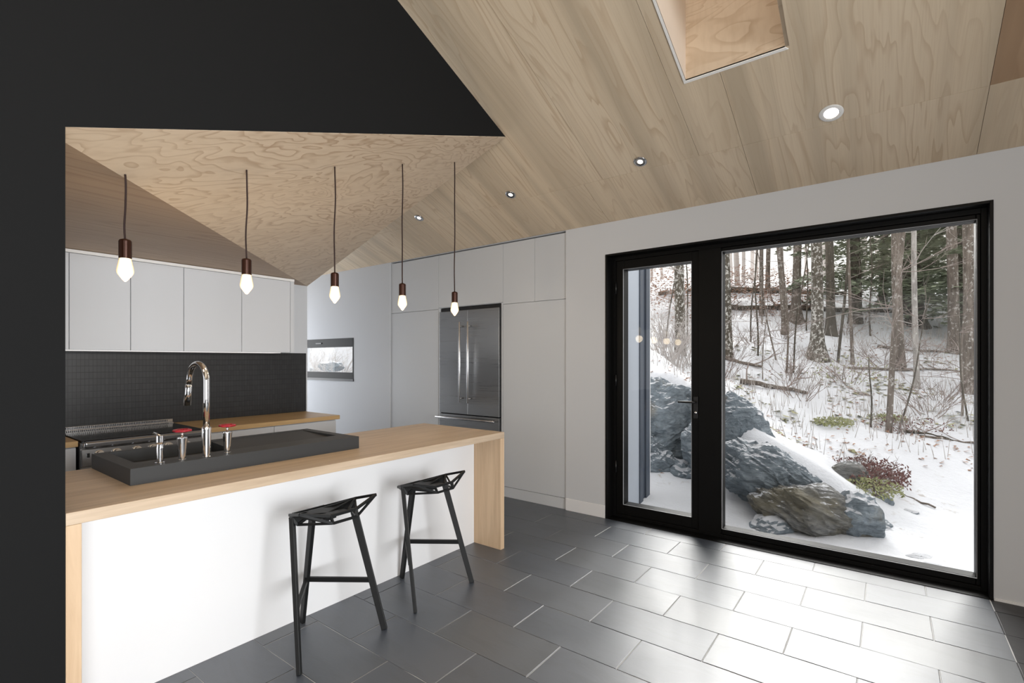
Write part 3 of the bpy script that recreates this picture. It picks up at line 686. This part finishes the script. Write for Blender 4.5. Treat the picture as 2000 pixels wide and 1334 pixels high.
# ------------------------------------------------------------------ pendants
def make_pendant(px, py):
    zt = lightz(px, py)-.001
    r = empty('pendant_lamp', (px, py, zt), '', 'pendant lamp', 'bare bulb pendants over the island')
    zs = 2.026
    n = 16; pts = [(px+.004*math.sin(3*i/n*PI+py*3)*math.sin(PI*i/n), py+.003*math.sin(2*PI*i/n), zt+(zs-zt)*i/n) for i in range(n+1)]
    MB().tube(pts, .0043, 8).ob('cord', M['cord'], r, smooth=True)
    MB().lathe([(.007, .018), (.0215, .012), (.0245, .006), (.0245, -.070), (.021, -.074), (.021, -.074)][::-1], (px, py, zs-.008), 24).ob('socket', M['socket'], r, smooth=False)
    zb_ = zs-.08
    prof = [(.0005, -.104), (.003, -.1035), (.006, -.101), (.010, -.0965), (.0145, -.0905), (.019, -.0845), (.0235, -.0785), (.0275, -.0725), (.0305, -.067), (.0322, -.061), (.0325, -.055), (.0318, -.048), (.0302, -.039), (.0282, -.029), (.0262, -.019), (.0242, -.009), (.0228, -.001), (.0215, .005)]
    MB().lathe([(a, b) for a, b in prof], (px, py, zb_), 28, cap=False).ob('bulb', M['bulb'], r, smooth=True)
    l = bpy.data.lights.new('bulb_lamp', 'POINT'); l.energy = 2.6; l.color = (1, .80, .55); l.shadow_soft_size = .05
    lo = bpy.data.objects.new('bulb_lamp', l); COL.objects.link(lo); lo.parent = r; lo.location = (0, 0, zb_-.16-zt)
    return r
pl = ['bare bulb pendant nearest the black wall, hanging in front of the wall cabinets', 'second bare bulb pendant from the black wall, in front of the cabinet row end', 'middle bare bulb pendant of the row of five', 'fourth bare bulb pendant from the black wall, left of the refrigerator', 'last bare bulb pendant, hanging in front of the refrigerator top']
for i, yy in enumerate((.730, 1.263, 1.797, 2.338, 2.872)):
    pp = make_pendant(-2.75, yy); pp['label'] = pl[i]

# recessed downlights
dl = ['recessed downlight nearest the big window, with a wide white ring', 'recessed downlight above the glass door end of the window', 'recessed downlight above the refrigerator', 'smallest recessed downlight, at the left above the passage']
tilt = Matrix.Rotation(-math.atan(SL), 4, 'X')
for i, xx in enumerate((-.279, -1.527, -2.790, -4.034)):
    yy = 3.66; c = Vector((xx, yy, zc(yy)-.0015))
    r = empty('downlight', c, dl[i], 'downlight', 'recessed downlights in the plywood ceiling')
    v = [c+(tilt @ Vector((.046*math.cos(2*PI*a/24), .046*math.sin(2*PI*a/24), -.0008))) for a in range(24)]; obj('reflector', v, [tuple(range(23, -1, -1))], M['chrome_b'], r)
    k = 1 if i == 0 else .78; mb = MB(); mb.lathe([(.046*k, -.004), (.062*k, -.004), (.067*k, 0.0), (.046*k, 0.0)], (0, 0, 0), 32, cap=False)
    v = [c+(tilt @ Vector(p)) for p in mb.v]; obj('ring', v, mb.f, M['trim_white'] if i == 0 else M['chrome_b'], r, smooth=True)
    mb = MB(); mb.lathe([(.0005, -.0015), (.040 if i == 0 else .020, -.0015), (.0405 if i == 0 else .0205, -.0005)], (0, 0, 0), 28, cap=False)
    v = [c+(tilt @ Vector(p)) for p in mb.v]; obj('lens', v, mb.f, M['lamp'], r, smooth=True)
    l = bpy.data.lights.new('downlight_lamp', 'SPOT'); l.energy = 5; l.color = (1,.88,.72); l.spot_size = 1.6; l.spot_blend = .6; l.shadow_soft_size = .04
    lo = bpy.data.objects.new('downlight_lamp', l); COL.objects.link(lo); lo.parent = r; lo.location = (0, -.003, -.02)

# ------------------------------------------------------------------ outdoors: exterior wing wall, snowy slope
ww = MB(); ww.box((-2.40, YW+.16, -.35), (-2.25, 5.36, 3.0)); struct('wall_exterior', ww, M['siding'])
ww = MB(); ww.box((-2.44, 5.36, -.35), (-2.235, 5.45, 3.0)).box((-2.40, 5.45, -.35), (-2.26, 5.55, 3.0)).box((-2.44, 5.55, -.35), (-2.24, 5.66, 3.0)); struct('trim_2', ww, M['siding_dark'])
ww = MB(); ww.box((-2.42, 5.66, -.35), (-2.25, 5.70, 3.0)); struct('trim_3', ww, M['white'])

def sm(a, b, x):
    t = min(1, max(0, (x-a)/(b-a))); return t*t*(3-2*t)
def tab(T, x):
    if x <= T[0][0]: return T[0][1]
    for (a, b), (c, d) in zip(T, T[1:]):
        if x <= c: return b+(d-b)*(x-a)/(c-a)
    return T[-1][1]
def terrain(X, Y):
    p = .797*X+.604*Y; q = -.604*X+.797*Y
    g = tab([(4.6,-.25),(5.4,-.2),(6.3,.02),(8,.5),(10,1.12),(12,1.8),(15,2.75),(20,4.35),(26,5.7),(34,6.4),(60,7)], q)
    H = tab([(1.4,.95),(2.4,1.0),(3.0,.62),(3.7,.32),(4.4,0)], p)
    qc = tab([(1.5,7.1),(2.4,6.75),(2.8,5.85),(3.6,5.3),(4.4,5.2)], p)
    b = H*sm(qc-.15, qc+.35, q)*(1-sm(8, 14, q))
    n = .05*math.sin(p*2.1+q*1.3)+.04*math.sin(q*2.7-p*1.1+1)+.02*math.sin(p*5.3+2)*math.sin(q*4.7)
    z = g+b+n*sm(5, 7, q); w = 1-sm(-6.2, -4.2, X)
    return z*(1-w)+(-.25+(z+.25)*sm(5.0, 8.5, Y))*w
xs = []; x = -26
while x < 24: xs.append(x); x += .13 if -6 < x < 3 else .35
yy_ = []; y = 4.42
while y < 62: yy_.append(y); y += .10 if y < 12 else (.25 if y < 26 else .8)
V = []
for y in yy_:
    for x in xs:
        z = terrain(x, y)
        z += .035*noise.fractal(Vector((x*1.7, y*1.7, 0)), 1, 2, 4)*sm(4.6, 6, y)
        V.append((x, y, z))
nx = len(xs); Fc = [(j*nx+i, j*nx+i+1, (j+1)*nx+i+1, (j+1)*nx+i) for j in range(len(yy_)-1) for i in range(nx-1)]
obj('ground', V, Fc, M['snow'], None, smooth=True, kind='structure', origin=(0, 4.42, 0))
def PQ(p, q): return (.797*p-.604*q, .604*p+.797*q)

def rock(p, q, z, size, m, label, seed, lean=(0, 0, 0), cuts=12, name='rock', group=None, det=None):
    det = det or (6 if max(size) > .35 else 4); rnd = random.Random(seed); bm = bmesh.new(); bmesh.ops.create_icosphere(bm, subdivisions=det, radius=1)
    pl_ = []
    for i in range(cuts):
        a = rnd.uniform(0, 2*PI); zz = rnd.uniform(-.9, 1); s = math.sqrt(1-zz*zz); pl_.append((Vector((s*math.cos(a), s*math.sin(a), zz)), rnd.uniform(.72, .95)))
    R = Matrix.Rotation(lean[2]+YAW, 3, 'Z') @ Matrix.Rotation(lean[1], 3, 'Y') @ Matrix.Rotation(lean[0], 3, 'X')
    X, Y = PQ(p, q); c = Vector((X, Y, z)); sc = Vector(size); v = []
    for vt in bm.verts:
        d = vt.co.normalized(); r = 1.0
        for n, k in pl_:
            dt = n.dot(d)
            if dt > .01: r = min(r, k/dt)
        r += .09*noise.fractal(d*1.9+Vector((seed, 0, 0)), .8, 2.1, 6)
        r -= .10*abs(noise.noise(Vector((d.x*2.2+d.z*3, d.y*2.2, d.z*6+seed))))
        r += .03*noise.cell(Vector((d.x*3+d.z*2, d.y*3, d.z*5+seed)))
        # bedding ledges
        P = d*r; P.z += .03*math.sin(9*P.z+5*P.x+seed); P = Vector((P.x*sc.x, P.y*sc.y, P.z*sc.z))
        v.append(c+R @ P)
    f = [tuple(a.index for a in fc.verts) for fc in bm.faces]; bm.free()
    return obj(name, v, f, m, None, label=label, cat='rock', group=group, origin=(X, Y, terrain(X, Y)))
rock(2.06, 7.10, .54, (.80, .55, .90), M['rock'], 'tall blue grey rock outcrop seen through the glass door', 3, (.1, -.5, .1))
rock(1.85, 6.75, .15, (.42, .40, .55), M['rock'], 'angular lower face of the outcrop at the left edge of the door glass', 14, (.0, -.6, .3))
rock(2.30, 6.45, -.02, (.27, .26, .24), M['rock'], 'rounded grey boulder at the foot of the outcrop behind the door glass', 5, (0, .2, .3))
rock(2.52, 6.35, .28, (.34, .34, .46), M['rock'], 'grey rock joining the outcrop to the snow slab behind the door post', 61, (0, -.3, .2))
rock(2.55, 7.15, .92, (.30, .25, .16), M['rock_brown'], 'dark snow-covered ledge rock above the door handle height', 8, (0, .1, 0))
rock(2.86, 6.35, .46, (.48, .38, .66), M['rock'], 'steep grey rock face beside the door post, left of the snow slab', 9, (0, -.45, .1))
rock(2.93, 5.66, .12, (.64, .36, .40), M['rock'], 'blue grey slab rock, upper left of the two large boulders', 21, (.15, .5, -.05))
rock(3.16, 5.20, -.13, (.64, .42, .35), M['rock_brown'], 'large brown grey boulder with cracks in front of the snow slab', 12, (.25, .32, -.05), cuts=14)
rock(2.66, 5.08, -.25, (.24, .20, .16), M['rock'], 'pointed grey stone at the left toe of the large brown boulder', 33, (0, -.2, .2))
rock(3.46, 5.00, -.12, (.25, .26, .30), M['rock'], 'square grey rock at the right end of the large boulder', 17, (0, .1, .5))
rock(3.47, 4.92, -.26, (.17, .12, .12), M['rock_brown'], 'small tan stone at the foot of the right boulder', 18)
rock(3.78, 5.15, -.24, (.15, .14, .10), M['rock'], 'small dark stone just right of the boulders', 19)
rock(3.80, 5.02, -.27, (.11, .10, .06), M['rock'], 'flat dark stone in the snow below the shrub', 22)
rock(4.16, 5.55, -.10, (.10, .10, .09), M['rock'], 'small blue stone right of the red shrub', 23)
rock(4.35, 5.45, -.19, (.12, .08, .04), M['rock'], 'thin flat stone in the snow far right of the boulders', 24)
rock(2.55, 5.05, -.24, (.12, .10, .05), M['rock'], 'flat stone half buried in snow near the window post', 25)
rock(3.62, 4.42, -.27, (.14, .09, .035), M['rock'], 'flat slate stone in the foreground snow, upper of two', 26)
rock(3.60, 4.25, -.28, (.12, .08, .035), M['rock'], 'flat slate stone in the foreground snow, lower of two', 27)
rock(4.05, 5.95, .12, (.20, .18, .16), M['rock_brown'], 'dark rock under the overhanging red leaved shrub', 28)
rock(2.66, 6.25, .98, (.13, .10, .07), M['rock_brown'], 'small dark stone on the snow edge near the window post', 29)
rock(2.30, 7.6, 1.20, (.28, .2, .12), M['rock_brown'], 'mossy dark stone on top of the outcrop', 31)
#rock(-1.1, 8.2, .6, (1.4, .8, 1.1), M['rock'], 'snowy rock bank outside the small passage window, right part', 41, (0, .3, 0))
#rock(-3.4, 8.6, .9, (1.6, .8, 1.2), M['rock'], 'snowy rock bank outside the small passage window, left part', 42, (0, -.3, .2))

# trees ---------------------------------------------------------------
def trunk(mb, x, y, r0, h, lean=(0, 0), flare=1.6, wob=.03, n=12, seed=0, r1=None):
    z0 = terrain(x, y)-.15; rnd = random.Random(seed); pts = []; rad = []; N = 16; ph = rnd.uniform(0, 6)
    for i in range(N+1):
        k = (i/N)**1.5; z = z0+h*k
        pts.append((x+lean[0]*h*k+wob*h*.12*math.sin(k*7+ph), y+lean[1]*h*k+wob*h*.1*math.cos(k*5+ph), z))
        r = r0*(1-.55*k) if r1 is None else r0+(r1-r0)*k
        r *= 1+(flare-1)*math.exp(-(z-z0-.1)/(r0*1.6+.05)); rad.append(r)
    mb.tube(pts, rad, n); return pts
def twigs(mb, base, dirv, ln, r, depth, rnd, n=4, droop=0):
    pts = [Vector(base)]; d = Vector(dirv).normalized(); seg = 4
    for i in range(seg):
        d = (d+Vector((rnd.uniform(-.25, .25), rnd.uniform(-.25, .25), rnd.uniform(-.15, .15)-droop))).normalized(); pts.append(pts[-1]+d*ln/seg)
    mb.tube(pts, [r*(1-.8*i/seg) for i in range(seg+1)], n, caps=False)
    if depth > 0:
        for k in range(rnd.randint(2, 4)):
            i = rnd.randint(1, seg-1); nd = (d+Vector((rnd.uniform(-1, 1), rnd.uniform(-1, 1), rnd.uniform(-.3, .7)))).normalized()
            twigs(mb, pts[i], nd, ln*rnd.uniform(.35, .6), r*.55, depth-1, rnd, n, droop)
def tree(x, y, r0, h, label, mkey, lean=(0, 0), flare=1.5, seed=0, br=0, brz=(1, 4), brl=1.5, pale=False, name='tree', cat='tree', group=None, wob=.03):
    z = terrain(x, y); r = empty(name, (x, y, z), label, cat, group); mb = MB()
    pts = trunk(mb, x, y, r0, h, lean, flare, seed=seed, wob=wob); mb.ob('trunk', M[mkey], r, smooth=True)
    if br:
        rnd = random.Random(seed+50); b = MB()
        for i in range(br):
            zz = z+rnd.uniform(*brz); k = min(range(len(pts)), key=lambda j: abs(pts[j][2]-zz)); a = rnd.uniform(0, 2*PI)
            q = Vector(pts[k]); twigs(b, q, (math.cos(a), math.sin(a), rnd.uniform(-.1, .7)), brl*rnd.uniform(.5, 1), max(.006, r0*.16), 2, rnd)
        b.ob('branches', M['twig_pale' if pale else 'twig'], r, smooth=True, kind='stuff')
    return r
tree(-1.327, 13.322, .128, 12, 'big lichen spotted trunk with flared foot, centre of the large window', 'bark_spot', seed=1, flare=2.3)
tree(-2.174, 16.946, .120, 14, 'grey trunk with spread root foot left of the spotted trunk', 'bark', seed=2, flare=2.4)
tree(-1.232, 15.377, .105, 14, 'dark trunk just right behind the spotted trunk', 'bark_dark', seed=3, flare=1.8)
tree(-2.212, 14.911, .072, 12, 'slim grey trunk leaning slightly, third left of the spotted trunk', 'bark', seed=4, lean=(-.045, 0), br=5, brz=(1.5, 4))
tree(-3.108, 17.117, .065, 12, 'slim brown trunk on the slope in front of the bright sky', 'bark', seed=5)
tree(-3.678, 21.453, .085, 14, 'thin far trunk on the ridge in the bright gap of sky', 'bark', seed=6)
tree(-2.938, 11.976, .112, 11, 'pale lichen trunk at the left edge of the large pane', 'bark_spot', seed=7, flare=1.2)
tree(-3.644, 10.839, .115, 11, 'mottled grey trunk standing behind the glass door', 'bark_spot', seed=8, flare=1.2, br=8, brz=(1, 3.5), pale=True)
tree(.193, 13.546, .100, 12, 'brown grey trunk behind the slender leaning tree, right of centre', 'bark', seed=9, flare=1.3)
tree(.025, 9.629, .042, 9, 'slender grey tree in the middle of the slope, leaning right', 'bark', seed=10, lean=(.055, 0), flare=1.4, br=8, brz=(1.2, 3.5), brl=1.8)
tree(.633, 18.345, .175, 15, 'thick dark trunk with wide root foot, right half of the window', 'bark_dark', seed=11, flare=1.9)
tree(.454, 12.489, .050, 11, 'pale slim trunk right of the slender leaning tree', 'bark_pale', seed=12, flare=1.3, br=7, brz=(.6, 4), brl=2.0, pale=True)
tree(1.215, 15.725, .115, 13, 'grey trunk whose top is hidden by evergreen boughs at right', 'bark', seed=13, flare=1.3)
tree(1.208, 12.784, .105, 12, 'dark mossy-footed trunk at the right edge of the window', 'bark', seed=14, flare=1.5)
tree(1.62, 14.4, .045, 12, 'thin whitish trunk crossing in front of the right edge evergreens', 'bark_pale', seed=15, lean=(-.03, 0), br=6, brz=(1.5, 5), brl=1.8, pale=True)
tree(-.640, 13.417, .036, 9, 'thin bare stem right of the spotted trunk', 'bark', seed=16, br=4, brz=(1, 4), lean=(-.01, 0))
tree(-1.55, 20.0, .07, 14, 'far grey trunk between the root-footed tree and the spotted trunk', 'bark', seed=17)
tree(-4.6, 16.5, .12, 13, 'blurred grey trunk seen at the right side of the door glass', 'bark', seed=18)
tree(-5.3, 18.2, .13, 13, 'thin grey trunk seen at the left side of the door glass', 'bark', seed=19)
tree(-.1, 21.0, .12, 14, 'dark trunk far up the slope among the evergreens', 'bark_dark', seed=20)
# saplings
sap = [(-1.662, 11.714, .022, 3.4, (-.02, .0), 'forked sapling left of the spotted trunk foot'), (-1.60, 11.80, .018, 3.2, (.10, 0), 'sapling leaning right beside the forked sapling'), (-2.366, 12.334, .020, 3.0, (0, 0), 'straight thin sapling in the left third of the large pane'),
       (-1.994, 12.416, .017, 2.6, (-.15, 0), 'sapling leaning left in front of the slim grey trunk'), (-.845, 13.336, .030, 6.5, (.03, 0), 'tall thin sapling close right of the spotted trunk'), (-2.75, 13.6, .020, 3.2, (.05, 0), 'thin sapling by the pale left edge trunk'),
       (-2.05, 11.2, .012, 2.0, (.05, 0), 'low whip sapling above the fallen log'), (-.2, 9.75, .016, 1.3, (-.02, 0), 'short stump stem touching the slender leaning tree'), (.12, 9.55, .014, 2.2, (.18, 0), 'whip stem leaning right from the foot of the slender tree'),
       (.95, 10.9, .018, 2.4, (.03, 0), 'thin dark stem near the right window edge'), (1.02, 10.7, .014, 1.9, (-.07, 0), 'second thin dark stem near the right window edge, leaning left'), (-.35, 16.2, .022, 2.8, (0, 0), 'thin upright sapling in the snow between the dark trunks'),
       (-3.2, 12.6, .020, 3.5, (.02, 0), 'thin sapling hidden partly by the window post'), (-4.3, 11.9, .018, 3.0, (.1, 0), 'sapling behind the door glass, left of the mottled trunk'), (-3.95, 12.6, .02, 4.0, (-.06, 0), 'leaning sapling behind the door glass'),
       (-2.9, 15.6, .022, 4.5, (.02, 0), 'tall sapling against the bright sky left'), (-1.75, 15.9, .02, 4.2, (-.03, 0), 'tall sapling between the grey trunks')]
for i, (x, y, r_, h, ln, lb) in enumerate(sap):
    tree(x, y, r_, h, 'thin bare '+lb, 'bark_dark' if i % 3 else 'bark', lean=ln, flare=1.1, seed=70+i, br=5, brz=(.5, h*.8), brl=.9, name='sapling', cat='sapling', group='bare saplings on the snowy slope', wob=.08)
# distant bare trunks on the ridge
rnd = random.Random(5); proto = None
for i in range(50):
    q = rnd.uniform(21, 40); p = q*rnd.uniform(.22, 1.0); X, Y = PQ(p, q); r0 = rnd.uniform(.07, .16)
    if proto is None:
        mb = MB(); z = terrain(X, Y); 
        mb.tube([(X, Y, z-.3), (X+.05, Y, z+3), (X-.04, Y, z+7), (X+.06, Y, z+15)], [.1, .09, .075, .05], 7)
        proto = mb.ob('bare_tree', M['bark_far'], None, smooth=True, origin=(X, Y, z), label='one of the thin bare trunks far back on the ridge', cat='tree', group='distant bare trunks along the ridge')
    else:
        c = proto.copy(); COL.objects.link(c); c.location = (X, Y, terrain(X, Y)); c.rotation_euler = (rnd.uniform(-.03, .03), rnd.uniform(-.03, .03), rnd.uniform(0, 6)); s = r0/.1; c.scale = (s, s, 1)

# evergreens
def hemlock(X, Y, h, label, seed, zlow=1.0, nb=46, L=2.6, far=False, r0=.16):
    rnd = random.Random(seed); z0 = terrain(X, Y); r = empty('hemlock', (X, Y, z0), label, 'tree', 'hemlock evergreens behind the bare trees')
    mb = MB(); trunk(mb, X, Y, r0, h, flare=1.3, seed=seed); mb.ob('trunk', M['bark_dark'], r, smooth=True)
    fo = MB(); v = []; f = []
    for i in range(nb):
        k = i/nb; z = z0+zlow+(h*.97-zlow)*k; a = i*2.4+rnd.uniform(-.3, .3); ln = L*(1-.85*k)*rnd.uniform(.75, 1.1); droop = rnd.uniform(.12, .34)
        dx, dy = math.cos(a), math.sin(a); px, py = -dy, dx; ns = 34
        for s in range(ns):
            t = (s+1)/ns; d = ln*t; bz = z+.15*ln*t-droop*ln*t*t*1.5; side = ln*.30*math.sin(PI*min(1, t*1.05)**.7)+.05
            for e in range(4):
                o = rnd.uniform(-1, 1)*side; sx = .11 if not far else .16; cx = X+dx*(d-abs(o)*.3)+px*o; cy = Y+dy*(d-abs(o)*.3)+py*o; cz = bz-abs(o)*.25+rnd.uniform(-.05, .05)
                an = rnd.uniform(0, 6.3); u = (math.cos(an)*sx, math.sin(an)*sx, rnd.uniform(-.4, .1)*sx); w = (-math.sin(an)*sx*.35, math.cos(an)*sx*.35, rnd.uniform(-.5, .5)*sx*.4)
                n = len(v); v += [(cx-u[0], cy-u[1], cz-u[2]), (cx+w[0], cy+w[1], cz+w[2]), (cx+u[0], cy+u[1], cz+u[2]), (cx-w[0], cy-w[1], cz-w[2])]; f.append((n, n+1, n+2, n+3))
    fo.add(v, f); fo.ob('foliage', M['needles_far' if far else 'needles'], r, kind='stuff')
hl = [(-.75, 17.3, 11, 'evergreen with boughs right behind the spotted trunk', 1.7, 2.4), (.35, 20.2, 12, 'dark evergreen between the thick dark trunk and the spotted trunk', 1.4, 2.8), (1.45, 16.9, 11, 'evergreen filling the upper right of the window', 1.5, 2.5),
      (2.5, 18.2, 12, 'evergreen at the right window edge', .9, 2.8), (1.1, 23.0, 13, 'far evergreen high on the ridge at right', 1.0, 3.0), (-1.1, 25.0, 12, 'far evergreen on the ridge behind the spotted trunk', 2.2, 2.6), (3.6, 22.0, 13, 'evergreen beyond the right window edge', .6, 3.0)]
for i, (x, y, h, lb, zl, L) in enumerate(hl[:5]): hemlock(x, y, h*.60, lb, 200+i, max(.35, zl-.75), 62, L, far=i > 3)

# brush, dead leaves, grass: uncountable litter
def scatter(name, m, n, prange, qrange, size, label, cat, seed, up=False, dens=None, zoff=(0, .02)):
    rnd = random.Random(seed); v = []; f = []
    while n > 0:
        q = rnd.uniform(*qrange); p = q*rnd.uniform(*prange)
        if dens and noise.noise(Vector((p*.9, q*.9, seed))) < dens+rnd.uniform(-.3, .3): continue
        X, Y = PQ(p, q)
        if Y < 5.4: continue
        z = terrain(X, Y)+rnd.uniform(*zoff); s = size*rnd.uniform(.5, 1.3); a = rnd.uniform(0, 6.3); k = len(v)
        if up:
            l = (rnd.uniform(-.3, .3)*s, rnd.uniform(-.3, .3)*s); w = .0035+.002*rnd.random()
            v += [(X-w, Y, z), (X+w, Y, z), (X+l[0], Y+l[1], z+s)]; f.append((k, k+1, k+2))
        else:
            c, sn = math.cos(a)*s, math.sin(a)*s; t = rnd.uniform(-.6, .6)*s
            v += [(X-c, Y-sn, z), (X+sn*.5, Y-c*.5, z+t*.3+.004), (X+c, Y+sn, z+t), (X-sn*.5, Y+c*.5, z+.012)]; f.append((k, k+1, k+2, k+3))
        n -= 1
    return obj(name, v, f, m, None, label=label, cat=cat, kind='stuff', origin=(0, 6, 0))
scatter('leaf_litter', M['leaf'], 2600, (.28, 1.0), (6.4, 22), .035, 'dead brown leaves scattered over the snow slope', 'leaves', 1, dens=-.05)
scatter('weed_stalks', M['twig_pale'], 2600, (.28, 1.0), (6.6, 20), .30, 'thin dry weed stalks poking out of the snow', 'weeds', 2, up=True, dens=-.1)
scatter('grass_tufts', M['grass'], 380, (.45, .95), (6.8, 12), .07, 'yellow green grass blades showing through the snow', 'grass', 3, dens=.28)
scatter('beech_leaves', M['leaf'], 6000, (.26, .62), (14.5, 22), .06, 'curled tan leaves held by low beech shrubs near the ridge', 'leaves', 4, zoff=(.05, .9), dens=-.1)
def shrub(p, q, n, h, spread, mkey, label, seed, leaf=None, nl=0, ls=.03, dz=0):
    rnd = random.Random(seed); X, Y = PQ(p, q); z = terrain(X, Y)+dz; r = empty('shrub', (X, Y, z), label, 'shrub'); b = MB()
    for i in range(n):
        a = rnd.uniform(0, 6.3); s = rnd.uniform(.2, 1)*spread
        twigs(b, (X+math.cos(a)*s*.4, Y+math.sin(a)*s*.4, z-.03), (math.cos(a)*spread, math.sin(a)*spread, h), h*rnd.uniform(.7, 1.3), .008, 2, rnd, 3)
    b.ob('twigs', M[mkey], r, kind='stuff')
    if leaf:
        v = []; f = []
        for i in range(nl):
            a = rnd.uniform(0, 6.3); rr = spread*math.sqrt(rnd.random())*1.4; x = X+rr*math.cos(a); y = Y+rr*math.sin(a); zz = z+rnd.uniform(.0, h)*(1-.4*rr/spread/1.4); k = len(v)
            u = Vector((rnd.uniform(-1, 1), rnd.uniform(-1, 1), rnd.uniform(-1, 1))).normalized()*ls; w = u.orthogonal().normalized()*ls*.5; c = Vector((x, y, zz)); v += [c-u, c+w, c+u, c-w]; f.append((k, k+1, k+2, k+3))
        obj('leaves', v, f, M[leaf], r, kind='stuff')
shrub(4.55, 6.30, 22, .30, .30, 'twig', 'red leaved low shrub on the bank right of the boulders', 1, 'leaf_red', 700, .022)
shrub(4.30, 5.92, 16, .26, .26, 'twig', 'dark red shrub hanging over the rock right of the boulders', 2, 'leaf_red', 600, .022, .05)
shrub(4.10, 5.62, 10, .20, .20, 'twig', 'olive green grass clump at the foot of the red shrub', 3, 'moss', 500, .022)
shrub(3.05, 9.2, 26, .9, .5, 'twig_pale', 'pale tangled twig shrub behind the door glass', 4)
shrub(2.75, 8.9, 26, 1.0, .6, 'twig_pale', 'dense pale brush at the left of the door glass', 5)
shrub(3.55, 9.8, 20, .9, .5, 'twig_pale', 'pale brush hidden half by the window post', 6)
shrub(4.4, 10.3, 14, .8, .45, 'twig', 'brown twig clump above the fallen log', 7)
shrub(5.6, 10.0, 16, .7, .5, 'twig', 'brown twig clump below the spotted trunk', 8)
shrub(6.5, 9.6, 16, .6, .5, 'twig', 'twig clump left of the slender leaning tree', 9, 'moss', 120, .03)
shrub(8.0, 10.6, 16, .8, .6, 'twig', 'twig clump right of the slender leaning tree', 10)
shrub(6.05, 7.6, 10, .3, .4, 'twig', 'twig sprigs with red leaves near the foot of the slender tree', 11, 'leaf_red', 160, .022)
shrub(5.05, 7.8, 4, .15, .2, 'twig', 'yellow green moss patch on the snow above the slab', 12, 'moss', 420, .025)
shrub(6.2, 8.2, 4, .14, .2, 'twig', 'yellow green moss patch beside the slender tree foot', 13, 'moss', 320, .025)
shrub(-4.3, 11.7, 40, .9, .7, 'twig_pale', 'snowy brush outside the small passage window, right part', 14)
shrub(-5.3, 12.4, 40, 1.0, .8, 'twig_pale', 'snowy brush outside the small passage window, left part', 15)
rock(-4.9, 11.6, 1.15, (.5, .3, .22), M['rock'], 'grey rock in the snow bank outside the small passage window', 43)
rock(-4.2, 11.5, 1.35, (.3, .2, .16), M['rock'], 'smaller grey rock right of the one outside the small passage window', 44)
for i, (p, q) in enumerate([(5.0, 11.6), (5.9, 12.0), (7.0, 12.8), (8.9, 13.2), (9.6, 11.4), (4.2, 12.4), (6.6, 14.6), (8.2, 15.2), (10.2, 14.4), (7.6, 8.8), (5.2, 8.9), (6.9, 8.2)]):
    side = ['low twig clump in the snow, left of the slim grey trunk', 'low twig clump under the slim grey trunk', 'low twig clump right of the spotted trunk foot', 'low twig clump beside the pale slim trunk', 'low twig clump before the right edge trunk', 'low twig clump at the left edge of the large pane',
            'low twig clump below the thick dark trunk, left', 'low twig clump below the thick dark trunk, right', 'low twig clump far right below the evergreens', 'low twig clump right of the slender tree foot', 'low twig clump below the fallen log', 'low twig clump between the moss patches'][i]
    shrub(p, q, 14, .55, .5, 'twig', side, 60+i)
def log(a, b, r, label, m='bark', side=0, seed=1):
    (xa, ya), (xb, yb) = PQ(*a), PQ(*b); N = 10; rnd = random.Random(seed); mb = MB()
    pts = [(xa+(xb-xa)*i/N, ya+(yb-ya)*i/N+rnd.uniform(-.03, .03), terrain(xa+(xb-xa)*i/N, ya+(yb-ya)*i/N)+r*.8+rnd.uniform(-.01, .01)) for i in range(N+1)]
    rt = empty('log', pts[0], label, 'log'); mb.tube(pts, [r*(1-.5*i/N) for i in range(N+1)], 9); mb.ob('stem', M[m], rt, smooth=True)
    b2 = MB()
    for i in range(side):
        q = Vector(pts[rnd.randint(1, N-1)]); twigs(b2, q, (rnd.uniform(-1, 1), rnd.uniform(-1, 1), rnd.uniform(.1, .8)), rnd.uniform(.3, .8), r*.35, 1, rnd)
    if side: b2.ob('branches', M['twig'], rt, kind='stuff')
log((4.50, 9.75), (5.45, 9.15), .055, 'fallen log lying in the snow left of centre', 'bark', 2, 1)
log((4.65, 11.2), (5.4, 10.7), .05, 'upper fallen log near the left edge of the large pane', 'bark', 2, 2)
log((6.0, 7.65), (6.5, 7.3), .028, 'crooked fallen branch right of the slender tree foot', 'bark_dark', 2, 3)
log((6.1, 7.4), (7.0, 7.2), .022, 'bent bare branch reaching right over the snow', 'bark', 3, 4)
log((4.45, 6.2), (4.75, 5.55), .020, 'straight stick leaning over the red shrub', 'bark', 0, 5)
log((6.4, 16.8), (9.6, 15.8), .10, 'long mossy log across the slope below the ridge', 'bark_dark', 3, 6)
log((8.6, 16.3), (12.4, 15.6), .10, 'dark fallen trunk behind the right hand trees', 'bark_dark', 5, 7)
log((8.6, 19.5), (12.5, 18.6), .12, 'brush covered log on the ridge line', 'bark_dark', 8, 8)
log((9.0, 12.2), (11.0, 11.2), .035, 'thin fallen branch right of the pale slim trunk', 'bark', 5, 9)
log((5.6, 18.9), (9.2, 19.6), .07, 'thin horizontal pole near the ridge at left', 'bark', 4, 10)
log((7.2, 10.6), (9.6, 10.2), .03, 'long thin branch lying across the right part of the slope', 'bark', 5, 11)

# floating copies of parents keep Blender suffixes; nothing else to do
bpy.context.view_layer.update()
